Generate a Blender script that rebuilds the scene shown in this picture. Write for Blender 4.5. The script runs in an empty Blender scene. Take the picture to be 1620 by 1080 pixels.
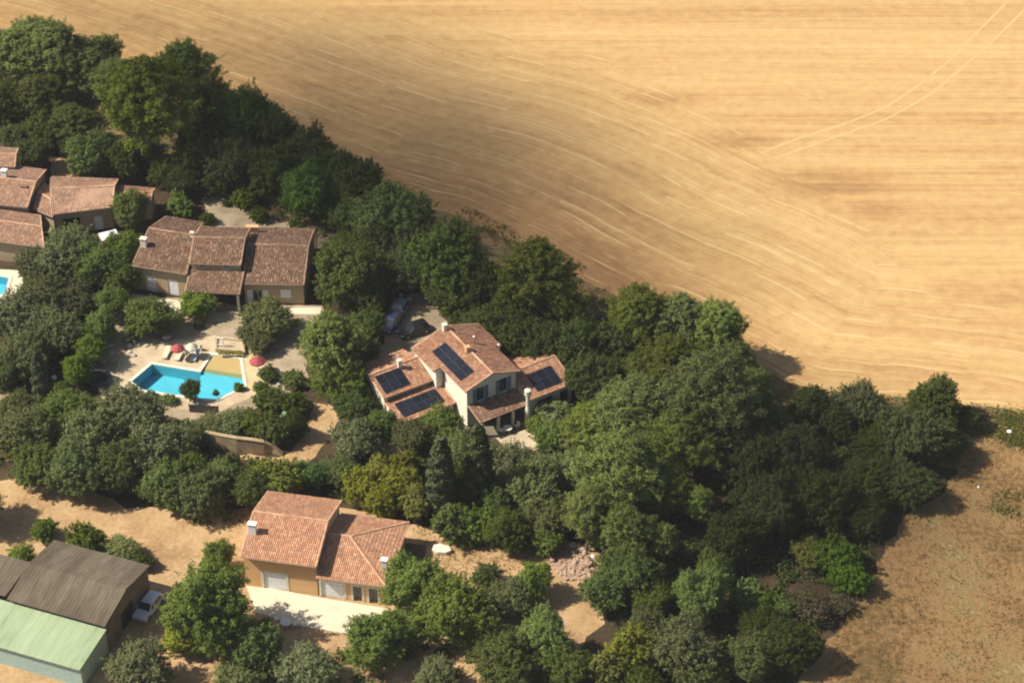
import bpy, math, random
import numpy as np
from mathutils import Vector, Matrix

# ------------------------------------------------------------------ camera, sky, sun, exposure
SC = bpy.context.scene
COL = SC.collection
CAM_H, CAM_PITCH, CAM_F = 165.0, math.radians(37.0), 3500.0   # metres up, degrees down, focal length in 1620-wide pixels
cam = bpy.data.cameras.new('camera')
cam_o = bpy.data.objects.new('camera', cam)
COL.objects.link(cam_o)
cam.sensor_width = 36.0
cam.lens = 36.0 * CAM_F / 1620.0
cam.clip_start, cam.clip_end = 1.0, 30000.0
cam_o.location = (0, 0, CAM_H)
cam_o.rotation_euler = (math.radians(90) - CAM_PITCH, 0, 0)
SC.camera = cam_o

SUN_AZ, SUN_EL = math.radians(267.0), math.radians(46.0)      # clockwise from +Y; the sun stands to the left
SUN_DIR = Vector((math.sin(SUN_AZ) * math.cos(SUN_EL), math.cos(SUN_AZ) * math.cos(SUN_EL), math.sin(SUN_EL)))
world = bpy.data.worlds.new('World')
SC.world = world
world.use_nodes = True
wn = world.node_tree.nodes
wn.clear()
sky = wn.new('ShaderNodeTexSky')
sky.sky_type = 'NISHITA'
sky.sun_disc = False
sky.sun_elevation = SUN_EL
sky.sun_rotation = SUN_AZ
sky.air_density, sky.dust_density = 1.0, 2.0
bg = wn.new('ShaderNodeBackground')
bg.inputs[1].default_value = 0.065
wo = wn.new('ShaderNodeOutputWorld')
world.node_tree.links.new(sky.outputs[0], bg.inputs[0])
world.node_tree.links.new(bg.outputs[0], wo.inputs[0])

sl = bpy.data.lights.new('sun', 'SUN')
sl.energy = 5.0
sl.angle = math.radians(0.53)
sl.color = (1.0, 0.93, 0.80)
so = bpy.data.objects.new('sun', sl)
COL.objects.link(so)
so.rotation_euler = (-SUN_DIR).to_track_quat('-Z', 'Y').to_euler()
so.location = SUN_DIR * 300

SC.view_settings.view_transform = 'Standard'
SC.view_settings.look = 'None'
SC.view_settings.gamma = 1.0
SC.view_settings.use_curve_mapping = False
SC.view_settings.exposure = 0.55
SC.render.engine = 'CYCLES'
SC.cycles.max_bounces = 6
SC.cycles.diffuse_bounces = 2
SC.cycles.glossy_bounces = 2
SC.cycles.transparent_max_bounces = 6
SC.cycles.caustics_reflective = SC.cycles.caustics_refractive = False
SC.cycles.filter_width = 2.0

# ------------------------------------------------------------------ helpers
rng = np.random.default_rng(7)
random.seed(7)
SP, CP = math.sin(CAM_PITCH), math.cos(CAM_PITCH)


def U(x, y, z=0.0):
    """survey: the ground-plan point at height z that the photograph shows at pixel x, y"""
    u, v = (x - 810) / CAM_F, (540 - y) / CAM_F
    dz = -SP + v * CP
    t = (z - CAM_H) / dz
    return (u * t, (CP + v * SP) * t)


def PXM(x, y, z=0.0):
    X, Y = U(x, y, z)
    return CAM_F / (Y * CP - (z - CAM_H) * SP)


def tag(o, label=None, cat=None, group=None, kind=None):
    if label: o['label'] = label
    if cat: o['category'] = cat
    if group: o['group'] = group
    if kind: o['kind'] = kind
    return o


def empty(name, loc, label, cat, group=None, rz=0.0):
    o = bpy.data.objects.new(name, None)
    COL.objects.link(o)
    o.location = (loc[0], loc[1], loc[2] if len(loc) > 2 else 0.0)
    o.rotation_euler = (0, 0, rz)
    o.empty_display_size = 0.5
    return tag(o, label, cat, group)


class Fr:
    """a local frame: origin, heading"""
    def __init__(s, ox, oy, ang=0.0, oz=0.0):
        s.o = (ox, oy, oz); s.a = ang; s.c = math.cos(ang); s.s = math.sin(ang)

    def __call__(s, x, y, z=0.0):
        return (s.o[0] + x * s.c - y * s.s, s.o[1] + x * s.s + y * s.c, s.o[2] + z)


class MB:
    """collects geometry; build() links it as one mesh object"""
    def __init__(s): s.v = []; s.f = []; s.mi = []; s.cur = 0

    def add(s, vs, fs):
        n = len(s.v)
        s.v.extend(vs)
        for f in fs:
            s.f.append(tuple(i + n for i in f)); s.mi.append(s.cur)

    def poly(s, vs): s.add(vs, [tuple(range(len(vs)))])

    def box(s, fr, x0, x1, y0, y1, z0, z1):
        p = [fr(x, y, z) for z in (z0, z1) for x, y in ((x0, y0), (x1, y0), (x1, y1), (x0, y1))]
        s.add(p, [(3, 2, 1, 0), (4, 5, 6, 7), (0, 1, 5, 4), (1, 2, 6, 5), (2, 3, 7, 6), (3, 0, 4, 7)])

    def prism(s, pts, z0, z1):
        n = len(pts)
        p = [(x, y, z0) for x, y in pts] + [(x, y, z1) for x, y in pts]
        s.add(p, [tuple(range(n - 1, -1, -1)), tuple(range(n, 2 * n))] + [(i, (i + 1) % n, n + (i + 1) % n, n + i) for i in range(n)])

    def tube(s, pts, rad, n=8, cap=True):
        rings = []
        for k, p in enumerate(pts):
            p = Vector(p)
            d = Vector(pts[min(k + 1, len(pts) - 1)]) - Vector(pts[max(k - 1, 0)])
            d.normalize()
            a = d.cross(Vector((0.31, 0.95, 0.05)))
            if a.length < 1e-3: a = d.cross(Vector((1, 0, 0)))
            a.normalize(); b = d.cross(a)
            r = rad[k] if isinstance(rad, (list, tuple)) else rad
            rings.append([tuple(p + a * r * math.cos(6.2832 * i / n) + b * r * math.sin(6.2832 * i / n)) for i in range(n)])
        vs = [q for r in rings for q in r]
        fs = [(k * n + i, k * n + (i + 1) % n, (k + 1) * n + (i + 1) % n, (k + 1) * n + i) for k in range(len(pts) - 1) for i in range(n)]
        if cap: fs += [tuple(range(n - 1, -1, -1)), tuple(range((len(pts) - 1) * n, len(pts) * n))]
        s.add(vs, fs)

    def lathe(s, c, prof, n=16):
        vs, fs = [], []
        for r, z in prof:
            vs += [(c[0] + r * math.cos(6.2832 * i / n), c[1] + r * math.sin(6.2832 * i / n), c[2] + z) for i in range(n)]
        for k in range(len(prof) - 1):
            fs += [(k * n + i, k * n + (i + 1) % n, (k + 1) * n + (i + 1) % n, (k + 1) * n + i) for i in range(n)]
        fs += [tuple(range(n - 1, -1, -1)), tuple(range((len(prof) - 1) * n, len(prof) * n))]
        s.add(vs, fs)

    def build(s, name, mat, parent=None, smooth=False, kind=None):
        me = bpy.data.meshes.new(name)
        off = Vector((0, 0, 0))
        inv = None
        if parent is not None:
            # root empties carry the place; the mesh is written relative to them
            q = parent
            M = Matrix.Identity(4)
            while q is not None:
                M = Matrix.LocRotScale(q.location, q.rotation_euler, q.scale) @ M
                q = q.parent
            inv = M.inverted()
        vs = [inv @ Vector(v) for v in s.v] if inv is not None else s.v
        me.from_pydata([tuple(v) for v in vs], [], s.f)
        for m in (mat if isinstance(mat, (list, tuple)) else [mat]): me.materials.append(m)
        if isinstance(mat, (list, tuple)): me.polygons.foreach_set('material_index', s.mi)
        if smooth: me.polygons.foreach_set('use_smooth', [True] * len(me.polygons))
        me.update()
        o = bpy.data.objects.new(name, me)
        COL.objects.link(o)
        if parent is not None: o.parent = parent
        if kind: o['kind'] = kind
        return o


# ------------------------------------------------------------------ materials
def nt(name):
    m = bpy.data.materials.new(name)
    m.use_nodes = True
    t = m.node_tree
    t.nodes.clear()
    out = t.nodes.new('ShaderNodeOutputMaterial')
    return m, t, out


def nd(t, typ, **kw):
    n = t.nodes.new(typ)
    for k, v in kw.items():
        if k.startswith('i_'): n.inputs[int(k[2:])].default_value = v
        else: setattr(n, k, v)
    return n


def ramp(t, stops, fac=None):
    r = t.nodes.new('ShaderNodeValToRGB')
    e = r.color_ramp.elements
    while len(e) < len(stops): e.new(0.5)
    for q, (p, c) in zip(e, stops):
        q.position = p; q.color = (*c, 1) if len(c) == 3 else c
    if fac is not None: t.links.new(fac, r.inputs[0])
    return r


def mixc(t, a, b, fac, mode='MIX'):
    n = t.nodes.new('ShaderNodeMix'); n.data_type = 'RGBA'; n.blend_type = mode
    for s, x in ((n.inputs[0], fac), (n.inputs[6], a), (n.inputs[7], b)):
        if hasattr(x, 'is_linked'): t.links.new(x, s)
        elif isinstance(x, (int, float)): s.default_value = x
        else: s.default_value = (*x, 1)
    return n.outputs[2]


def noise(t, vec, scale, detail=3.0, rough=0.55):
    n = nd(t, 'ShaderNodeTexNoise')
    n.inputs['Scale'].default_value = scale
    n.inputs['Detail'].default_value = detail
    n.inputs['Roughness'].default_value = rough
    t.links.new(vec, n.inputs['Vector'])
    return n.outputs[0]


def mapr(t, x, a, b, c=0.0, d=1.0):
    n = nd(t, 'ShaderNodeMapRange')
    t.links.new(x, n.inputs[0])
    for i, v in enumerate((a, b, c, d)): n.inputs[i + 1].default_value = v
    return n.outputs[0]


def geo(t): return nd(t, 'ShaderNodeNewGeometry')


def finish(t, out, col, rough=0.9, bump=None, bstr=0.4, bdist=0.05, spec=0.2, metal=0.0):
    b = nd(t, 'ShaderNodeBsdfPrincipled')
    if hasattr(col, 'is_linked'): t.links.new(col, b.inputs['Base Color'])
    else: b.inputs['Base Color'].default_value = (*col, 1)
    b.inputs['Roughness'].default_value = rough
    b.inputs['Specular IOR Level'].default_value = spec
    b.inputs['Metallic'].default_value = metal
    if bump is not None:
        bn = nd(t, 'ShaderNodeBump')
        bn.inputs['Strength'].default_value = bstr
        bn.inputs['Distance'].default_value = bdist
        t.links.new(bump, bn.inputs['Height'])
        t.links.new(bn.outputs[0], b.inputs['Normal'])
    t.links.new(b.outputs[0], out.inputs[0])
    return b


def m_mottle(name, stops, scale=0.5, scale2=4.0, rough=0.95, bstr=0.5, bdist=0.08, spec=0.1, grit=0.25, warp=None):
    """earth, gravel, render, concrete: two scales of mottling over a colour range"""
    m, t, out = nt(name)
    p = geo(t).outputs['Position']
    if warp:
        mp = nd(t, 'ShaderNodeMapping'); mp.inputs['Rotation'].default_value = (0, 0, warp[0]); t.links.new(p, mp.inputs[0])
        sc_ = nd(t, 'ShaderNodeVectorMath', operation='MULTIPLY'); sc_.inputs[1].default_value = (warp[1], warp[2], 1); t.links.new(mp.outputs[0], sc_.inputs[0]); p = sc_.outputs[0]
    n1, n2 = noise(t, p, scale, 5), noise(t, p, scale2, 4)
    mx = nd(t, 'ShaderNodeMath', operation='MULTIPLY_ADD')
    t.links.new(n2, mx.inputs[0]); mx.inputs[1].default_value = grit * 2
    sub = nd(t, 'ShaderNodeMath', operation='SUBTRACT')
    t.links.new(n1, sub.inputs[0]); sub.inputs[1].default_value = grit
    t.links.new(sub.outputs[0], mx.inputs[2])
    r = ramp(t, stops, mx.outputs[0])
    finish(t, out, r.outputs[0], rough, n2, bstr, bdist, spec)
    return m


def m_plain(name, col, rough=0.6, spec=0.3, metal=0.0, var=0.12, scale=3.0):
    m, t, out = nt(name)
    p = geo(t).outputs['Position']
    n = noise(t, p, scale, 4)
    v = mapr(t, n, 0.3, 0.7, 1 - var, 1 + var)
    c = nd(t, 'ShaderNodeVectorMath', operation='SCALE')
    c.inputs[0].default_value = col
    t.links.new(v, c.inputs['Scale'])
    finish(t, out, c.outputs[0], rough, None, spec=spec, metal=metal)
    return m


def m_leaf(name, c1, c2, trans=0.3):
    """leaves: every leaf its own tone between c1 and c2, the object colour tints each plant, darker for shaded ones, lighter for sunlit"""
    m, t, out = nt(name)
    g = geo(t)
    oi = nd(t, 'ShaderNodeObjectInfo')
    base = mixc(t, c1, c2, g.outputs['Random Per Island'])
    hv = nd(t, 'ShaderNodeHueSaturation')
    wn_ = nd(t, 'ShaderNodeTexWhiteNoise'); wn_.noise_dimensions = '1D'
    t.links.new(oi.outputs['Random'], wn_.inputs['W'])
    t.links.new(mapr(t, wn_.outputs['Value'], 0, 1, 0.98, 1.28), hv.inputs['Saturation'])
    t.links.new(base, hv.inputs['Color'])
    t.links.new(mapr(t, oi.outputs['Random'], 0, 1, 0.478, 0.500), hv.inputs['Hue'])
    t.links.new(mapr(t, oi.outputs['Random'], 0, 1, 0.85, 1.32), hv.inputs['Value'])
    c = mixc(t, hv.outputs[0], oi.outputs['Color'], 1.0, 'MULTIPLY')
    d = nd(t, 'ShaderNodeBsdfDiffuse'); tr = nd(t, 'ShaderNodeBsdfTranslucent')
    t.links.new(c, d.inputs[0])
    ct = mixc(t, c, (1.1, 1.25, 0.5), 1.0, 'MULTIPLY')
    t.links.new(ct, tr.inputs[0])
    mx = nd(t, 'ShaderNodeMixShader'); mx.inputs[0].default_value = trans
    t.links.new(d.outputs[0], mx.inputs[1]); t.links.new(tr.outputs[0], mx.inputs[2])
    t.links.new(mx.outputs[0], out.inputs[0])
    return m


def m_tile(name, stops, stain=(0.05, 0.045, 0.035), amount=0.5):
    """clay tiles: each tile its own firing, lichen and soot in patches"""
    m, t, out = nt(name)
    g = geo(t)
    r = ramp(t, stops, g.outputs['Random Per Island'])
    n1, n2 = noise(t, g.outputs['Position'], 0.8, 6, 0.7), noise(t, g.outputs['Position'], 2.6, 4)
    f = mapr(t, n1, 0.46, 0.70, 0, amount)
    c = mixc(t, r.outputs[0], stain, f)
    f2 = mapr(t, n2, 0.55, 0.75, 0, amount * 0.7)
    c = mixc(t, c, stain, f2)
    finish(t, out, c, 0.9, n2, 0.3, 0.02, 0.15)
    return m


M = {}
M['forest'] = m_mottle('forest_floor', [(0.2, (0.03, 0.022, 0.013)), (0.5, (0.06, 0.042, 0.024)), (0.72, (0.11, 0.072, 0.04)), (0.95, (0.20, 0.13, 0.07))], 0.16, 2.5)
M['dirt'] = m_mottle('sandy_dirt', [(0.15, (0.21, 0.125, 0.06)), (0.42, (0.37, 0.235, 0.118)), (0.6, (0.46, 0.31, 0.165)), (0.9, (0.55, 0.40, 0.24))], 0.22, 1.9, grit=0.3)
M['gravel'] = m_mottle('pale_gravel', [(0.2, (0.17, 0.125, 0.08)), (0.5, (0.34, 0.265, 0.175)), (0.8, (0.46, 0.37, 0.26))], 0.4, 6)
M['terrace'] = m_mottle('cream_concrete', [(0.2, (0.54, 0.47, 0.335)), (0.5, (0.62, 0.555, 0.415)), (0.85, (0.68, 0.62, 0.48))], 0.5, 5, bdist=0.01, grit=0.15)
M['pave'] = m_mottle('pool_paving', [(0.2, (0.36, 0.27, 0.17)), (0.5, (0.50, 0.39, 0.26)), (0.8, (0.58, 0.48, 0.34))], 0.6, 3.5, bdist=0.03)
M['meadow'] = m_mottle('dry_meadow', [(0.10, (0.07, 0.055, 0.022)), (0.36, (0.18, 0.115, 0.045)), (0.5, (0.30, 0.175, 0.075)), (0.62, (0.25, 0.185, 0.075)), (0.84, (0.47, 0.335, 0.16))], 0.09, 1.5, bstr=0.9, bdist=0.25, grit=0.34)
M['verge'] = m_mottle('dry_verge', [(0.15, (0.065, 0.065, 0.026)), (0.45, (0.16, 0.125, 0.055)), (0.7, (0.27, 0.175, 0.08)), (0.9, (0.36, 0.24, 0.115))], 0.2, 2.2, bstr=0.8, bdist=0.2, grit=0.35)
M['wall_cream'] = m_mottle('cream_render', [(0.2, (0.66, 0.61, 0.48)), (0.8, (0.76, 0.72, 0.59))], 0.5, 4, bdist=0.01, grit=0.12)
M['wall_peach'] = m_mottle('peach_render', [(0.2, (0.62, 0.37, 0.17)), (0.8, (0.72, 0.46, 0.235))], 0.5, 4, bdist=0.01, grit=0.12)
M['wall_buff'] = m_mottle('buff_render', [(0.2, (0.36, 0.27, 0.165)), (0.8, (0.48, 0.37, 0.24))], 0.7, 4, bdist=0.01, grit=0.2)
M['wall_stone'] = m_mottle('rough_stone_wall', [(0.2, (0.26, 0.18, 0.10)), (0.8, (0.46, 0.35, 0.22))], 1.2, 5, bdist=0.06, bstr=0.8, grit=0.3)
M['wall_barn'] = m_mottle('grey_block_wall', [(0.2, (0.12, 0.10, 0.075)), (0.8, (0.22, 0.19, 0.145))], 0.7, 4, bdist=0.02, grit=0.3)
M['tile_peach'] = m_tile('peach_tiles', [(0, (0.42, 0.20, 0.115)), (0.4, (0.52, 0.265, 0.155)), (0.8, (0.58, 0.315, 0.19)), (1, (0.64, 0.385, 0.25))], (0.21, 0.135, 0.085), 0.55)
M['tile_orange'] = m_tile('orange_tiles', [(0, (0.32, 0.15, 0.085)), (0.4, (0.40, 0.20, 0.12)), (0.8, (0.46, 0.25, 0.155)), (1, (0.54, 0.34, 0.23))], (0.15, 0.10, 0.07), 0.5)
M['tile_brown'] = m_tile('weathered_brown_tiles', [(0, (0.16, 0.088, 0.054)), (0.35, (0.21, 0.12, 0.076)), (0.7, (0.265, 0.157, 0.10)), (0.92, (0.32, 0.205, 0.135)), (1, (0.40, 0.29, 0.20))], (0.10, 0.075, 0.054), 0.75)
M['tile_salmon'] = m_tile('salmon_tiles', [(0, (0.33, 0.185, 0.12)), (0.4, (0.41, 0.24, 0.158)), (0.8, (0.47, 0.29, 0.195)), (1, (0.54, 0.37, 0.265))], (0.18, 0.125, 0.085), 0.55)
M['ridge'] = m_tile('pale_ridge_tiles', [(0, (0.48, 0.25, 0.14)), (1, (0.62, 0.40, 0.26))], (0.2, 0.14, 0.10), 0.3)
M['ridge_brown'] = m_tile('brown_ridge_tiles', [(0, (0.26, 0.15, 0.09)), (1, (0.42, 0.28, 0.18))], (0.12, 0.09, 0.06), 0.4)
M['fibre'] = m_mottle('fibre_cement', [(0.2, (0.075, 0.058, 0.04)), (0.5, (0.125, 0.098, 0.07)), (0.85, (0.20, 0.165, 0.12))], 0.45, 2.5, bdist=0.01, grit=0.3, warp=(0.356, 1.3, 0.22))
M['greenroof'] = m_mottle('pale_green_sheet', [(0.12, (0.20, 0.235, 0.135)), (0.35, (0.275, 0.345, 0.20)), (0.8, (0.36, 0.43, 0.27))], 0.45, 2, rough=0.6, bdist=0.01, spec=0.25, grit=0.3, warp=(0.36, 1.2, 0.25))
M['bluewall'] = m_plain('pale_blue_sheet', (0.33, 0.46, 0.42), 0.6)
M['white'] = m_plain('white_paint', (0.76, 0.76, 0.72), 0.5, var=0.05)
M['offwhite'] = m_plain('offwhite_plaster', (0.68, 0.62, 0.50), 0.7, var=0.1)
M['shutter_white'] = m_plain('white_shutter', (0.74, 0.75, 0.76), 0.5, var=0.05)
M['blue'] = m_plain('grey_blue_shutter', (0.13, 0.20, 0.27), 0.6)
M['glass'] = m_plain('dark_glass', (0.02, 0.025, 0.03), 0.08, 0.6)
M['dark'] = m_plain('dark_opening', (0.02, 0.018, 0.015), 0.8)
M['wood'] = m_plain('brown_wood', (0.16, 0.085, 0.045), 0.7)
M['gutter'] = m_plain('zinc_gutter', (0.36, 0.24, 0.16), 0.5)
M['frame_al'] = m_plain('panel_frame', (0.06, 0.065, 0.075), 0.4, 0.5, 0.3)
M['bark'] = m_mottle('grey_bark', [(0.2, (0.09, 0.07, 0.052)), (0.8, (0.24, 0.20, 0.16))], 2, 9, bdist=0.03)
M['bark_pine'] = m_mottle('pale_pine_bark', [(0.2, (0.15, 0.125, 0.10)), (0.8, (0.36, 0.315, 0.265))], 2, 9, bdist=0.03)
M['rock'] = m_mottle('pale_limestone', [(0.2, (0.32, 0.28, 0.215)), (0.8, (0.55, 0.50, 0.41))], 1.2, 5, bdist=0.06)
M['rubble'] = m_mottle('pinkish_rubble', [(0.2, (0.27, 0.17, 0.115)), (0.5, (0.42, 0.29, 0.21)), (0.85, (0.55, 0.42, 0.33))], 1.2, 5, bdist=0.06)
M['red'] = m_plain('red_canvas', (0.34, 0.065, 0.07), 0.8)
M['cream_canvas'] = m_plain('cream_canvas', (0.62, 0.56, 0.40), 0.8)
M['black'] = m_plain('black_mat', (0.012, 0.013, 0.018), 0.6)
M['rubber'] = m_plain('tyre_rubber', (0.015, 0.015, 0.015), 0.8)
M['chrome'] = m_plain('wheel_metal', (0.4, 0.4, 0.42), 0.35, 0.5, 0.6)
M['redlamp'] = m_plain('red_lamp', (0.3, 0.01, 0.01), 0.3)
M['greenshed'] = m_plain('pale_green_felt', (0.20, 0.29, 0.18), 0.8)
M['lounge'] = m_plain('pale_blue_canvas', (0.45, 0.52, 0.55), 0.8)


def m_solar():
    m, t, out = nt('solar_cells')
    tc = nd(t, 'ShaderNodeUVMap'); tc.uv_map = 'UVMap'
    sep = nd(t, 'ShaderNodeSeparateXYZ'); t.links.new(tc.outputs[0], sep.inputs[0])
    fs = []
    for k, nn in ((0, 6), (1, 10)):
        a = nd(t, 'ShaderNodeMath', operation='MULTIPLY'); t.links.new(sep.outputs[k], a.inputs[0]); a.inputs[1].default_value = nn
        b = nd(t, 'ShaderNodeMath', operation='FRACT'); t.links.new(a.outputs[0], b.inputs[0])
        c = nd(t, 'ShaderNodeMath', operation='LESS_THAN'); t.links.new(b.outputs[0], c.inputs[0]); c.inputs[1].default_value = 0.06
        fs.append(c.outputs[0])
    mxx = nd(t, 'ShaderNodeMath', operation='MAXIMUM'); t.links.new(fs[0], mxx.inputs[0]); t.links.new(fs[1], mxx.inputs[1])
    oi = nd(t, 'ShaderNodeObjectInfo')
    c0 = mixc(t, (0.006, 0.007, 0.014), (0.013, 0.015, 0.026), oi.outputs['Random'])
    c = mixc(t, c0, (0.03, 0.033, 0.042), mxx.outputs[0])
    finish(t, out, c, 0.3, spec=0.35)
    return m


M['solar'] = m_solar()


def m_water(name, tint):
    m, t, out = nt(name)
    p = geo(t).outputs['Position']
    n = noise(t, p, 3.0, 3)
    bn = nd(t, 'ShaderNodeBump'); bn.inputs['Strength'].default_value = 0.15; bn.inputs['Distance'].default_value = 0.05
    t.links.new(n, bn.inputs['Height'])
    tr = nd(t, 'ShaderNodeBsdfTransparent'); tr.inputs[0].default_value = (*tint, 1)
    gl = nd(t, 'ShaderNodeBsdfGlossy'); gl.inputs['Roughness'].default_value = 0.05
    t.links.new(bn.outputs[0], gl.inputs['Normal'])
    fr = nd(t, 'ShaderNodeFresnel'); fr.inputs[0].default_value = 1.33
    t.links.new(bn.outputs[0], fr.inputs['Normal'])
    mx = nd(t, 'ShaderNodeMixShader')
    t.links.new(fr.outputs[0], mx.inputs[0]); t.links.new(tr.outputs[0], mx.inputs[1]); t.links.new(gl.outputs[0], mx.inputs[2])
    t.links.new(mx.outputs[0], out.inputs[0])
    return m


M['water'] = m_water('pool_water', (0.75, 0.97, 1.0))
M['liner'] = m_plain('blue_pool_liner', (0.14, 0.54, 0.66), 0.7, var=0.06, scale=1.0)
M['beach'] = m_plain('sand_coloured_liner', (0.43, 0.31, 0.13), 0.8, var=0.08)
M['coping'] = m_plain('white_coping', (0.66, 0.62, 0.50), 0.7, var=0.08)


def m_field():
    m, t, out = nt('stubble_field')
    at = lambda n: (lambda a: (setattr(a, 'attribute_name', n), a)[1])(nd(t, 'ShaderNodeAttribute')).outputs['Fac']
    ha, hd, hw, bare = at('along'), at('dist'), at('headland'), at('bare')
    sep = nd(t, 'ShaderNodeSeparateXYZ'); t.links.new(geo(t).outputs['Position'], sep.inputs[0])

    def streak(a, b, sa, sb, det=3, off=0.0):
        ma = nd(t, 'ShaderNodeMath', operation='MULTIPLY'); t.links.new(a, ma.inputs[0]); ma.inputs[1].default_value = sa
        mb = nd(t, 'ShaderNodeMath', operation='MULTIPLY_ADD'); t.links.new(b, mb.inputs[0]); mb.inputs[1].default_value = sb; mb.inputs[2].default_value = off
        cx = nd(t, 'ShaderNodeCombineXYZ'); t.links.new(ma.outputs[0], cx.inputs[0]); t.links.new(mb.outputs[0], cx.inputs[1])
        return noise(t, cx.outputs[0], 1.0, det, 0.6)

    def lay(a, b, off, s2a, s3a):
        s1 = streak(a, b, 0.006, 0.16, 2, off)
        s2 = streak(a, b, s2a, 0.75, 3, off + 9)
        s3 = streak(a, b, s3a, 1.7, 4, off + 21)
        x = nd(t, 'ShaderNodeMath', operation='MULTIPLY_ADD'); t.links.new(s2, x.inputs[0]); x.inputs[1].default_value = 0.85; t.links.new(s1, x.inputs[2])
        y = nd(t, 'ShaderNodeMath', operation='MULTIPLY_ADD'); t.links.new(s3, y.inputs[0]); y.inputs[1].default_value = 0.8; t.links.new(x.outputs[0], y.inputs[2])
        z = nd(t, 'ShaderNodeMath', operation='MULTIPLY'); t.links.new(y.outputs[0], z.inputs[0]); z.inputs[1].default_value = 1 / 2.65
        return z.outputs[0]
    A, B = lay(ha, hd, 3.0, 0.05, 0.20), lay(sep.outputs[0], sep.outputs[1], 50.0, 0.010, 0.035)
    mx = nd(t, 'ShaderNodeMix'); mx.data_type = 'FLOAT'
    t.links.new(hw, mx.inputs[0]); t.links.new(B, mx.inputs[2]); t.links.new(A, mx.inputs[3])
    v = mx.outputs[0]
    # wheelings of the headland passes: pale pairs of lines that follow the edge
    pairs = None
    for k, wv in ((0.0, 0.30), (1.9, 0.30)):
        a1 = nd(t, 'ShaderNodeMath', operation='ADD'); t.links.new(hd, a1.inputs[0]); a1.inputs[1].default_value = k + 4.0
        wob = streak(ha, hd, 0.05, 0.0, 2, k)
        a2 = nd(t, 'ShaderNodeMath', operation='MULTIPLY_ADD'); t.links.new(wob, a2.inputs[0]); a2.inputs[1].default_value = 0.8; t.links.new(a1.outputs[0], a2.inputs[2])
        md = nd(t, 'ShaderNodeMath', operation='MODULO'); t.links.new(a2.outputs[0], md.inputs[0]); md.inputs[1].default_value = 5.3
        lt = nd(t, 'ShaderNodeMath', operation='LESS_THAN'); t.links.new(md.outputs[0], lt.inputs[0]); lt.inputs[1].default_value = wv
        if pairs is None: pairs = lt.outputs[0]
        else:
            q = nd(t, 'ShaderNodeMath', operation='MAXIMUM'); t.links.new(pairs, q.inputs[0]); t.links.new(lt.outputs[0], q.inputs[1]); pairs = q.outputs[0]
    gap = mapr(t, streak(ha, hd, 0.13, 0.5, 2, 77), 0.46, 0.60, 0, 0.7)
    pw = nd(t, 'ShaderNodeMath', operation='MULTIPLY'); t.links.new(pairs, pw.inputs[0]); t.links.new(gap, pw.inputs[1])
    pw2 = nd(t, 'ShaderNodeMath', operation='MULTIPLY'); t.links.new(pw.outputs[0], pw2.inputs[0]); t.links.new(hw, pw2.inputs[1])
    iso = noise(t, geo(t).outputs['Position'], 0.55, 5, 0.65)
    v2 = nd(t, 'ShaderNodeMath', operation='MULTIPLY_ADD'); t.links.new(iso, v2.inputs[0]); v2.inputs[1].default_value = 0.36
    t.links.new(v, v2.inputs[2])
    v3 = nd(t, 'ShaderNodeMath', operation='SUBTRACT'); t.links.new(v2.outputs[0], v3.inputs[0])
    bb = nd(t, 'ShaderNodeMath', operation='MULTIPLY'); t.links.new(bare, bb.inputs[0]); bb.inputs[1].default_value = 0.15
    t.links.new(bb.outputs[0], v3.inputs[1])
    r = ramp(t, [(0.33, (0.22, 0.115, 0.048)), (0.52, (0.365, 0.21, 0.089)), (0.66, (0.475, 0.297, 0.125)), (0.90, (0.60, 0.42, 0.195))], v3.outputs[0])
    c = mixc(t, r.outputs[0], (0.62, 0.46, 0.23), pw2.outputs[0])
    finish(t, out, c, 0.95, v3.outputs[0], 0.8, 0.22, 0.1)
    return m


M['field'] = m_field()
M['deck'] = m_mottle('yellowish_deck', [(0.2, (0.46, 0.36, 0.19)), (0.8, (0.60, 0.49, 0.28))], 0.6, 4, bdist=0.02, grit=0.2)
M['straw'] = m_mottle('flattened_straw', [(0.2, (0.50, 0.34, 0.15)), (0.8, (0.60, 0.43, 0.20))], 0.6, 4, bdist=0.03)
M['cloud'] = m_plain('cloud_white', (0.85, 0.85, 0.85), 1.0, 0.0, var=0.03)

# ------------------------------------------------------------------ ground and its sheets
from mathutils.geometry import tessellate_polygon


def jag(pts, step=1.6, amp=0.35, seed=1):
    """roughen a plan outline"""
    r = random.Random(seed)
    out = []
    for i, a in enumerate(pts):
        b = pts[(i + 1) % len(pts)]
        L = math.hypot(b[0] - a[0], b[1] - a[1])
        n = max(1, min(60, int(L / step)))
        nx, ny = -(b[1] - a[1]) / max(L, 1e-6), (b[0] - a[0]) / max(L, 1e-6)
        for k in range(n):
            t = k / n
            j = (r.random() - 0.5) * 2 * amp if L < 200 else 0
            out.append((a[0] + (b[0] - a[0]) * t + nx * j, a[1] + (b[1] - a[1]) * t + ny * j))
    return out


def sheet(name, outline, z, mat, holes=(), kind='structure', parent=None):
    loops = [[Vector((x, y, 0)) for x, y in outline]] + [[Vector((x, y, 0)) for x, y in h] for h in holes]
    tris = tessellate_polygon(loops)
    vs = [(v.x, v.y, z) for l in loops for v in l]
    mb = MB()
    fs = []
    for a, b, c in tris:
        pa, pb, pc = vs[a], vs[b], vs[c]
        s = (pb[0] - pa[0]) * (pc[1] - pa[1]) - (pb[1] - pa[1]) * (pc[0] - pa[0])
        fs.append((a, b, c) if s > 0 else (a, c, b))
    mb.add(vs, fs)
    return mb.build(name, mat, parent, kind=kind)


def px(pts, z=0.0): return [U(x, y, z) for x, y in pts]


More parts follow.
